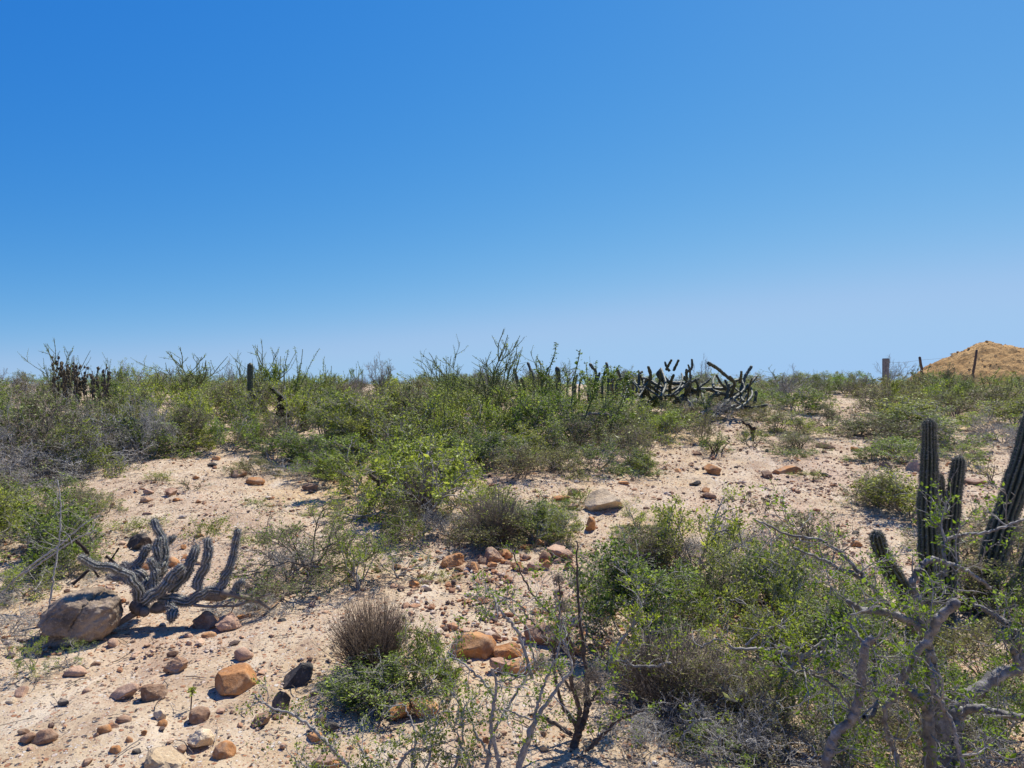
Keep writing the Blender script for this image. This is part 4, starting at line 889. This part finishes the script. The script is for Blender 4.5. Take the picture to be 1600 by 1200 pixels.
dead_trunk('brown trunk at the foot of the tall green wand shrub', (903, 690), [([(905, 692), (903, 675), (897, 660)], 7, 5), ([(910, 690), (918, 670), (928, 655)], 6, 3), ([(900, 668), (912, 650), (945, 648), (965, 655)], 3, 2)], m='wood_brown')
def stalks():
    rng = np.random.default_rng(3); d = 12.5; b = np.array([(135-800)/F*d, d, gz((135-800)/F*d, d)])
    root = empty('dead_stalk_plant', b); tag(root, 'clump of dark brown seed-headed stalks on the left skyline', 'dead plant')
    smat = wood_mat('seed_brown', (.06, .055, .03), (.20, .15, .09), 25)
    for i in range(46):
        st = MB(); hd = MB(); x0 = rng.uniform(100, 170) if i > 8 else rng.uniform(82, 118); top = rng.uniform(570, 600) if i > 8 else rng.uniform(548, 590); y0 = 640
        P = spline(stem3([(x0+rng.normal(0, 4), y0), (x0, (y0+top)/2), (x0+rng.normal(0, 5), top)], d+rng.uniform(-.3, .3), (0, rng.uniform(-.1, .1))), 8)
        tube(st, P, .007, 4)
        for k in range(rng.integers(3, 9)):
            c = P[rng.integers(3, 8)]+rng.normal(0, .015, 3); V, T = ICO[2]
            hd.add(V*rng.uniform(.010, .026)*(1+rng.normal(0, .25, (len(V), 1)))*np.array([1, 1, 1.5])+c, None, T)
        so_ = st.obj('stalk', M['wood_dark'], root, True, b); hd.obj('seed_heads', smat, so_, False, b)
stalks()
def rosette():
    rng = np.random.default_rng(8); b = at(190, 705); d = b[1]-.2; root = empty('rosette_plant', b); tag(root, 'dark leafy rosette plant with thick pointed leaves under the left shrubs', 'plant')
    mb = MB()
    for i in range(420):
        c = W(rng.uniform(140, 235), rng.uniform(655, 692), d+rng.uniform(-.2, .3)); dr = norm(np.array([rng.normal(), rng.normal()-.3, rng.uniform(-.2, 1)])); L = rng.uniform(.05, .1)
        sd_ = norm(np.cross(dr, [0, 0, 1.])); nn = np.cross(sd_, dr); w_ = L*.22
        V = np.array([c-sd_*w_*.5, c+sd_*w_*.5, c+dr*L*.5+sd_*w_+nn*.006, c+dr*L, c+dr*L*.5-sd_*w_+nn*.006, c+dr*L*.4-nn*.012]); mb.add(V, None, [(0, 1, 5), (1, 2, 5), (2, 3, 5), (3, 4, 5), (4, 0, 5), (0, 4, 3), (0, 3, 2), (0, 2, 1)])
    mb.obj('leaf_rosettes', leaf_mat('rosette_leaf', (.02, .045, .025), (.05, .085, .05), (.30, .34, .27), .1), root, True, b)
    st = MB()
    for i in range(24):
        x0 = rng.uniform(145, 230); p = at(x0, 705); q = W(x0+rng.normal(0, 8), rng.uniform(660, 690), d); tube(st, [p-np.array([0, 0, .02]), (p+q)/2+rng.normal(0, .02, 3), q], [.012, .010, .006], 5)
    st.obj('branches', M['wood_brown'], root, True, b)
rosette()

# ------------------------------------------------------------ gnarled elephant tree, right foreground
def twig_sprout(wood, LP, LD, p, d, ln, r, lv, rng, kids=(4, 3), gn=.3, up=.05, maxlv=2):
    k = 6; P = [p]; D = [d]
    for s in range(k):
        d = norm(d+rng.normal(0, gn, 3)+np.array([0, 0, up])); p = p+d*ln/k; P.append(p); D.append(d)
    P = np.array(P); D = np.array(D); tube(wood, P, np.linspace(r, max(.0009, r*.4), k+1), 5 if lv == 0 else 4)
    if lv >= 1: LP.append(P[2:]); LD.append(D[2:])
    if lv < maxlv:
        for c in range(rng.poisson(kids[min(lv, len(kids)-1)])):
            i = rng.integers(1, k+1); o = norm(rng.normal(size=3)); twig_sprout(wood, LP, LD, P[i], norm(D[i]+o*.95), ln*rng.uniform(.35, .65), r*.6, lv+1, rng, kids, gn, up, maxlv)
def limb_tree(name, label, cat, base, limbs, d, m_limb, m_twig, m_leaf, sprouts, ln, tr, leafn, leafs, seed, clump=.012, part='limb', gn=.3, kids=(4, 3), from_=0.25, maxlv=2, group=None):
    rng = np.random.default_rng(seed); x_, y_ = base; b = np.array([x_, y_, gz(x_, y_)])
    root = empty(name, b); tag(root, label, cat, group); LP = []; LD = []; allP = []
    for pp, r0, r1, a, c in limbs:
        q = stem3(pp, d, (a, c)); n = max(14, len(pp)*7); r0, r1 = r0*(.82 if r0 > 6 else .8), r1*(.82 if r1 > 6 else .8); P = spline(q, n); P[1:-1] += rng.normal(0, .0025, (n-2, 3))
        rr = np.linspace(r0, r1, n)*d/F*(1+.06*np.sin(np.arange(n)*1.7+rng.uniform(0, 6))+.07*rng.normal(size=n))
        mb = MB(); tube(mb, P, rr, 12); mb.V[0] = mb.V[0]+rng.normal(0, .0012, mb.V[0].shape)*(rr.mean()/.012); allP.append((P, rr, mb.obj(part, M[m_limb], root, True, b), MB()))
    for i in range(sprouts):
        P, rr, lo_, wood = allP[rng.integers(len(allP))]; k = rng.integers(int(len(P)*from_), len(P)); dr = norm(rng.normal(size=3)+np.array([0, 0, .3]))
        twig_sprout(wood, LP, LD, P[k], dr, ln*rng.uniform(.5, 1.2), tr*rng.uniform(.6, 1.2), 0, rng, kids, gn, maxlv=maxlv)
    for P, rr, lo_, wood in allP:
        if wood.n: wood.obj('twigs', M[m_twig], lo_, True, b)
    if leafn:
        LP = np.concatenate(LP); LD = np.concatenate(LD); nc = leafn//6; i = rng.integers(0, len(LP), nc)
        C = np.repeat(LP[i], 6, 0)+rng.normal(0, clump, (nc*6, 3)); lf = MB(); leaves(lf, C, np.repeat(LD[i], 6, 0), leafs, rng, .6)
        lf.obj('foliage', M[m_leaf], root, False, b)
    return root
T = 2.9
limb_tree('elephant_tree', 'gnarled grey elephant tree with thick twisted limbs filling the lower right corner', 'tree', ((1475-800)/F*3.0, 3.0), [
 ([(1300, 1235), (1290, 1200), (1297, 1170), (1308, 1145), (1332, 1122), (1342, 1090), (1347, 1050), (1352, 1010), (1364, 999)], 8, 6.5, -.25, -.35),
 ([(1385, 1105), (1402, 1080), (1415, 1050), (1437, 1015), (1457, 988), (1470, 962), (1497, 941)], 4.5, 8.5, -.2, -.35),
 ([(1405, 1230), (1402, 1190), (1392, 1162), (1385, 1140), (1382, 1105)], 4, 4, -.1, -.2),
 ([(1458, 1260), (1455, 1200), (1452, 1150), (1447, 1105), (1420, 1080), (1410, 1065)], 13, 7, 0, -.1),
 ([(1472, 1290), (1472, 1200), (1470, 1125), (1462, 1075), (1450, 1040)], 21, 9, .1, .1),
 ([(1490, 1280), (1495, 1200), (1490, 1150), (1497, 1105), (1520, 1085), (1560, 1055), (1592, 1040), (1590, 1000), (1575, 975)], 19, 7, .1, .25),
 ([(1500, 1120), (1507, 1110), (1535, 1107), (1565, 1115), (1605, 1122), (1640, 1125)], 8, 6, .05, -.1),
 ([(1440, 990), (1437, 945), (1427, 920), (1430, 895), (1445, 880), (1462, 875), (1475, 880), (1500, 887), (1525, 902), (1547, 918)], 7.5, 3.5, 0, .1),
 ([(1440, 990), (1420, 970), (1385, 957), (1365, 955), (1340, 950), (1325, 940)], 8, 4.5, .0, -.1),
 ([(1382, 942), (1362, 917), (1335, 897), (1317, 892), (1290, 876), (1262, 866), (1240, 855)], 5.5, 2, .1, .1),
 ([(1352, 903), (1325, 875), (1300, 855), (1275, 842), (1232, 836), (1200, 820), (1180, 812)], 4, 1.6, .1, .2),
 ([(1440, 1000), (1420, 975), (1400, 960), (1382, 942)], 6, 5, .05, .1),
 ([(1450, 1020), (1455, 1050), (1460, 1080), (1477, 1112), (1490, 1140), (1500, 1180), (1508, 1215)], 4, 3.5, -.35, -.4),
 ([(1460, 1060), (1455, 1030), (1450, 1005), (1440, 985)], 9, 7, .05, 0),
 ([(1477, 900), (1476, 860), (1477, 845), (1495, 837), (1512, 834), (1550, 830), (1582, 817), (1620, 805)], 4, 2, .1, .2),
 ([(1592, 1040), (1585, 1010), (1600, 985), (1640, 970)], 6, 4, .2, .2), ([(1575, 975), (1560, 965), (1535, 950), (1520, 945)], 6, 3, .2, .3),
 ([(1364, 1118), (1370, 1100), (1372, 1080), (1362, 1060), (1375, 1040)], 4, 2, 0, .1), ([(1350, 1120), (1362, 1117), (1370, 1100)], 4, 3, 0, .1),
 ([(1420, 1075), (1400, 1050), (1385, 1040), (1365, 1030)], 6, 4, 0, .1), ([(1350, 1005), (1335, 985), (1325, 972), (1320, 965)], 3, 1.5, -.3, -.2),
 ([(1345, 1130), (1310, 1080), (1290, 1062), (1262, 1050), (1250, 1035)], 3, 1.5, -.2, -.1), ([(1325, 1060), (1300, 1045), (1285, 1030), (1275, 1015)], 3, 1.5, -.2, -.1)],
 T, 'bark', 'wood_grey', 'leaf_bright', 135, .20, .0038, 7000, .0125, 71, .011, 'limb', .26, (4, 3), .2)
limb_tree('grey_branch_shrub', 'low arching pale branches sweeping left of the elephant tree under green leaves', 'shrub', ((1215-800)/F*3.3, 3.3), [
 ([(1290, 1020), (1262, 1025), (1240, 1022), (1210, 1018), (1180, 1014), (1150, 1012), (1120, 1000), (1095, 1013)], 5, 1.6, 0, .1),
 ([(1165, 1008), (1185, 990), (1205, 980), (1228, 980)], 1.8, 2.5, 0, 0), ([(1210, 1110), (1218, 1070), (1235, 1045), (1262, 1020), (1290, 1000)], 3, 3, 0, 0),
 ([(940, 1036), (975, 1033), (990, 1040), (1020, 1041), (1048, 1036)], 1.6, 3, .2, .1), ([(952, 1035), (968, 1005), (990, 975), (1003, 948)], 3, 2, 0, .1), ([(1065, 1175), (1068, 1150), (1085, 1130), (1105, 1125), (1130, 1140), (1160, 1170), (1185, 1200), (1195, 1230)], 2, 4, -.2, -.2),
 ([(1035, 1155), (1060, 1172), (1075, 1183), (1095, 1192)], 1.5, 2, -.1, -.1), ([(1130, 1240), (1230, 1120), (1240, 1080), (1248, 1060)], 4, 2, 0, 0)],
 3.4, 'wood_grey', 'wood_grey', 'leaf_bright', 60, .18, .003, 3600, .012, 72, .012, 'limb', .28, (3, 2), .3)
# spindly half-dead shrub, front centre
limb_tree('spindly_shrub', 'spindly half dead shrub on a dark trunk in the centre foreground', 'shrub', ((895-800)/F*3.25, 3.25), [
 ([(880, 1215), (895, 1170), (905, 1140), (915, 1115), (918, 1080), (915, 1040), (908, 980), (903, 920), (901, 845)], 9, 1.0, 0, .1),
 ([(905, 1150), (898, 1130), (880, 1105), (872, 1080), (865, 1040), (868, 1000), (875, 960), (873, 900)], 5, 1.2, 0, 0),
 ([(900, 1140), (905, 1110), (892, 1060), (895, 1030), (890, 1000), (873, 970), (850, 950), (830, 925), (812, 890), (800, 860)], 4.5, 1, 0, -.1),
 ([(893, 1148), (870, 1132), (845, 1120), (825, 1116)], 4.5, 2.5, 0, .1), ([(917, 1172), (940, 1150), (965, 1125), (985, 1118), (1005, 1110)], 4, 1.5, -.05, -.1),
 ([(905, 1130), (900, 1090), (880, 1060), (862, 1020), (845, 985), (825, 965), (805, 940), (780, 930)], 3.5, 1, .1, .2), ([(915, 1110), (930, 1085), (945, 1060), (950, 1030)], 3, 1, 0, .1)],
 3.2, 'wood_dark', 'wood_grey', 'leaf_bright', 60, .16, .0022, 1500, .011, 73, .012, 'limb', .25, (3, 2), .3, group='spindly foreground shrubs')
limb_tree('spindly_shrub', 'blue-grey branching shrub in front of the spindly dead shrub at bottom centre', 'shrub', ((810-800)/F*2.75, 2.75), [
 ([(800, 1240), (812, 1190), (825, 1150), (840, 1120), (862, 1090), (880, 1062), (893, 1048), (890, 1025), (880, 1000)], 5.5, 1.8, 0, .05),
 ([(812, 1200), (830, 1150), (838, 1110), (850, 1070), (868, 1030), (875, 990), (876, 940)], 4, 1.2, 0, .1),
 ([(780, 1240), (778, 1190), (768, 1140), (770, 1110), (775, 1070), (768, 1045)], 5, 2, -.05, -.05), ([(750, 1240), (762, 1190), (768, 1150), (790, 1110), (815, 1070), (830, 1040)], 4.5, 1.5, 0, .1),
 ([(768, 1180), (745, 1150), (735, 1120), (715, 1095), (705, 1080)], 3, 1, 0, .1), ([(775, 1095), (760, 1070), (735, 1045), (715, 1030), (700, 1018)], 3, 1, .05, .1),
 ([(832, 1060), (815, 1000), (800, 975), (785, 960), (778, 945)], 4, 1.6, .05, .1), ([(778, 962), (762, 965), (752, 945), (738, 930)], 2, 1, .1, .1), ([(778, 962), (775, 945), (770, 930)], 2, 1, .1, .1), ([(835, 1040), (825, 985), (805, 960), (785, 938)], 2, 1, .1, .1),
 ([(775, 1065), (800, 1062), (818, 1052), (828, 1038)], 1.6, 2, 0, 0), ([(835, 1125), (815, 1118), (790, 1110), (770, 1108)], 2, 1.5, 0, 0)],
 2.85, 'wood_grey', 'wood_pale', 'leaf_bright', 70, .13, .002, 2200, .011, 74, .010, 'limb', .25, (3, 2), .25, group='spindly foreground shrubs')
limb_tree('spindly_shrub', 'low pale twiggy shrub with tiny green leaves along the bottom edge', 'shrub', ((600-800)/F*2.75, 2.75), [
 ([(560, 1240), (545, 1200), (520, 1170), (490, 1140), (460, 1118), (430, 1108), (405, 1095), (398, 1085)], 4, 1.4, 0, .05),
 ([(620, 1240), (622, 1200), (640, 1175), (665, 1170), (690, 1160)], 4, 2, 0, .05), ([(640, 1240), (645, 1180), (650, 1150), (640, 1120), (630, 1100)], 3, 1, 0, .1), ([(660, 1240), (672, 1180), (680, 1140), (685, 1110)], 3, 1, 0, .1),
 ([(700, 1250), (710, 1200), (722, 1160), (725, 1110), (735, 1090)], 3, 1, 0, .1), ([(600, 1240), (590, 1200), (570, 1180), (560, 1160)], 3, 1, 0, .1), ([(500, 1230), (480, 1200), (465, 1190), (455, 1180)], 2, 1, 0, .1), ([(740, 1240), (735, 1200), (715, 1150), (700, 1130)], 3, 1, 0, .1)],
 2.75, 'wood_grey', 'wood_pale', 'leaf_green', 90, .12, .002, 5200, .009, 75, .010, 'limb', .25, (3, 2), .15, group='spindly foreground shrubs')
# grey dead stems leaning at left
limb_tree('dead_stem_bush', 'long pale dead stems leaning right above the split boulder', 'dead bush', ((40-800)/F*5.2, 5.2), [
 ([(30, 900), (60, 875), (95, 850), (130, 820), (155, 806)], 2, .9, 0, .1), ([(40, 895), (80, 868), (120, 842), (150, 828)], 2, .8, 0, .1), ([(78, 945), (84, 900), (92, 850), (95, 790), (90, 750)], 1.8, .8, -.2, -.1), ([(0, 930), (40, 890), (90, 855)], 1.6, .8, 0, 0)],
 5.0, 'wood_pale', 'wood_pale', 'leaf_dry', 14, .2, .0018, 0, .01, 76, .01, 'stem', .2, (2, 2), .3)
def seedling():
    b = at(298, 1112); d = b[1]; rng = np.random.default_rng(1); root = empty('seedling', b); tag(root, 'lone seedling with a single thin stem and green top beside a brown stone', 'plant')
    P = spline(np.array([b, W(299, 1095, d), W(300, 1078, d)]), 8); mb = MB(); tube(mb, P, .0035, 6); mb.obj('stem', M['wood_dark'], root, True, b)
    lf = MB(); n = 60; leaves(lf, P[-1]+rng.normal(0, .010, (n, 3))*np.array([1.4, 1.4, .8]), np.tile([0, 0, .5], (n, 1)), .013, rng, .6); lf.obj('foliage', M['leaf_green'], root, False, b)
seedling()
def nests():
    rng = np.random.default_rng(2)
    for i, (x_, y_, r, dd, lb) in enumerate([(908, 1075, 20, 3.2, 'largest dark moss ball caught on the spindly dead shrub'), (878, 948, 12, 3.2, 'small brown moss ball at the top of the spindly dead shrub'), (843, 1038, 11, 3.0, 'brown moss ball left of the trunk of the spindly dead shrub'),
                                             (930, 1055, 13, 3.2, 'fuzzy moss ball right of the trunk of the spindly dead shrub'), (873, 905, 8, 3.2, 'tiny moss ball above the others on a thin twig')]):
        c = W(x_, y_, dd); R_ = r*dd/F; mb = MB()
        for k in range(260):
            p = rng.normal(0, .45, 3)*R_; q = p+rng.normal(0, .5, 3)*R_; tube(mb, [p, (p+q)/2+rng.normal(0, .12, 3)*R_, q], .0007, 3)
        o = mb.obj('ball_moss', M['wood_brown']); o.location = c; tag(o, lb, 'moss ball', 'moss balls on the dead shrub')
nests()

# ------------------------------------------------------------ far right: mound, fence
def mound():
    n = 150; d = 44.; cx = (1548-800)/F*d; mb = MB(); z0 = 1.02
    xs_ = np.linspace(-8.5, 11, n); ys_ = np.linspace(-6, 6, 90); X, Y = np.meshgrid(xs_, ys_)
    r = np.sqrt((X/np.where(X < 0, 6.0, 8.0))**2+(Y/5.2)**2); Zm = 4.1*np.clip(1-r, 0, None); k_ = 1.6; h_ = np.clip(.5+.5*(3.35-Zm)/k_, 0, 1); Zm = 3.35*(1-h_)+Zm*h_-k_*h_*(1-h_)+.10*(Zm/4.3)**2-.08
    f = np.array([noise.fractal(Vector((a*.6, b_*.6, 1)), .8, 2.1, 6) for a, b_ in zip(X.ravel(), Y.ravel())]).reshape(X.shape)
    Zm = Zm+f*.24*np.clip(Zm, 0, 1)-.25*(r > 1)
    f2 = np.array([noise.fractal(Vector((a*3, b_*3, 1)), .6, 2.1, 4) for a, b_ in zip(X.ravel(), Y.ravel())]).reshape(X.shape); Zm += f2*.08*np.clip(Zm, 0, 1)
    V, Q = grid(xs_, ys_, Zm); mb.add(V, Q); o = mb.obj('dirt_mound', mound_mat(), None, False); o.location = (cx, d, z0)
    tag(o, 'orange-brown mound of dug earth beyond the fence on the right', 'dirt mound')
    rng = np.random.default_rng(6); P = []
    while len(P) < 500:
        i, j = rng.integers(90), rng.integers(n)
        if Zm[i, j] > .1 and Y[i, j] < 2: P.append((xs_[j]+cx, ys_[i]+d, z0+Zm[i, j]))
    mb = MB(); V, T_ = rotz_scatter(np.array(P), .035*np.exp(rng.normal(0, .5, 500)), rng); mb.add(V, None, T_)
    tag(mb.obj('earth_clods', mound_mat(), None, False), 'loose clods of earth strewn over the dirt mound', 'clods', None, 'stuff')
mound()
def fence():
    b = W(1384, 610, 24); b[2] = gz(b[0], b[1]); root = empty('wire_fence', b)
    tag(root, 'wire fence with a square concrete post and two crooked wooden posts at right', 'fence')
    rng = np.random.default_rng(12)
    bm = bmesh.new(); bmesh.ops.create_cube(bm, size=1); top = CH+40/F*24; h = top-(b[2]-.3)
    bmesh.ops.scale(bm, vec=(.165, .165, h), verts=bm.verts); bmesh.ops.rotate(bm, cent=(0, 0, 0), matrix=Matrix.Rotation(.3, 3, 'Z'), verts=bm.verts)
    bmesh.ops.bevel(bm, geom=bm.edges[:], offset=.012, segments=2, affect='EDGES')
    me = bpy.data.meshes.new('post'); bm.to_mesh(me); bm.free(); me.materials.append(concrete_mat())
    o = bpy.data.objects.new('post', me); sc.collection.objects.link(o); o.parent = root; o.location = (0, 0, top-b[2]-h/2)
    o['label'] = 'square grey concrete fence post'
    posts = []
    for pp, dd, r, lb in (([(1444, 612), (1441, 585), (1437, 558)], 29, 2.2, 'leaning thin wooden fence post'), ([(1520, 612), (1521, 580), (1526, 547)], 32, 1.9, 'dark wooden fence post in front of the mound')):
        P = spline(np.array([W(x_, y_, dd) for x_, y_ in pp]), 10); P[0][2] = gz(P[0][0], P[0][1])-.2; P[1:-1] += rng.normal(0, .012, (8, 3))
        mb = MB(); tube(mb, P, np.linspace(r*1.1, r*.9, 10)*dd/F, 8); o = mb.obj('post', M['wood_dark'], root, True, b); o['label'] = lb; posts.append(P)
    mb = MB(); A = [np.array([b[0], b[1], top])]+[P[-1] for P in posts]+[W(1640, 552, 35)]
    for lev in (.12, .45, .8):
        Wp = []
        for i in range(3):
            for t_ in np.linspace(0, 1, 9)[:-1]: q = A[i]*(1-t_)+A[i+1]*t_; q = q.copy(); q[2] -= lev+.05*math.sin(t_*math.pi); Wp.append(q)
        tube(mb, np.array(Wp), .0035, 4)
    mb.obj('wire', M['wood_dark'], root, True, b)
fence()
finish_labels()
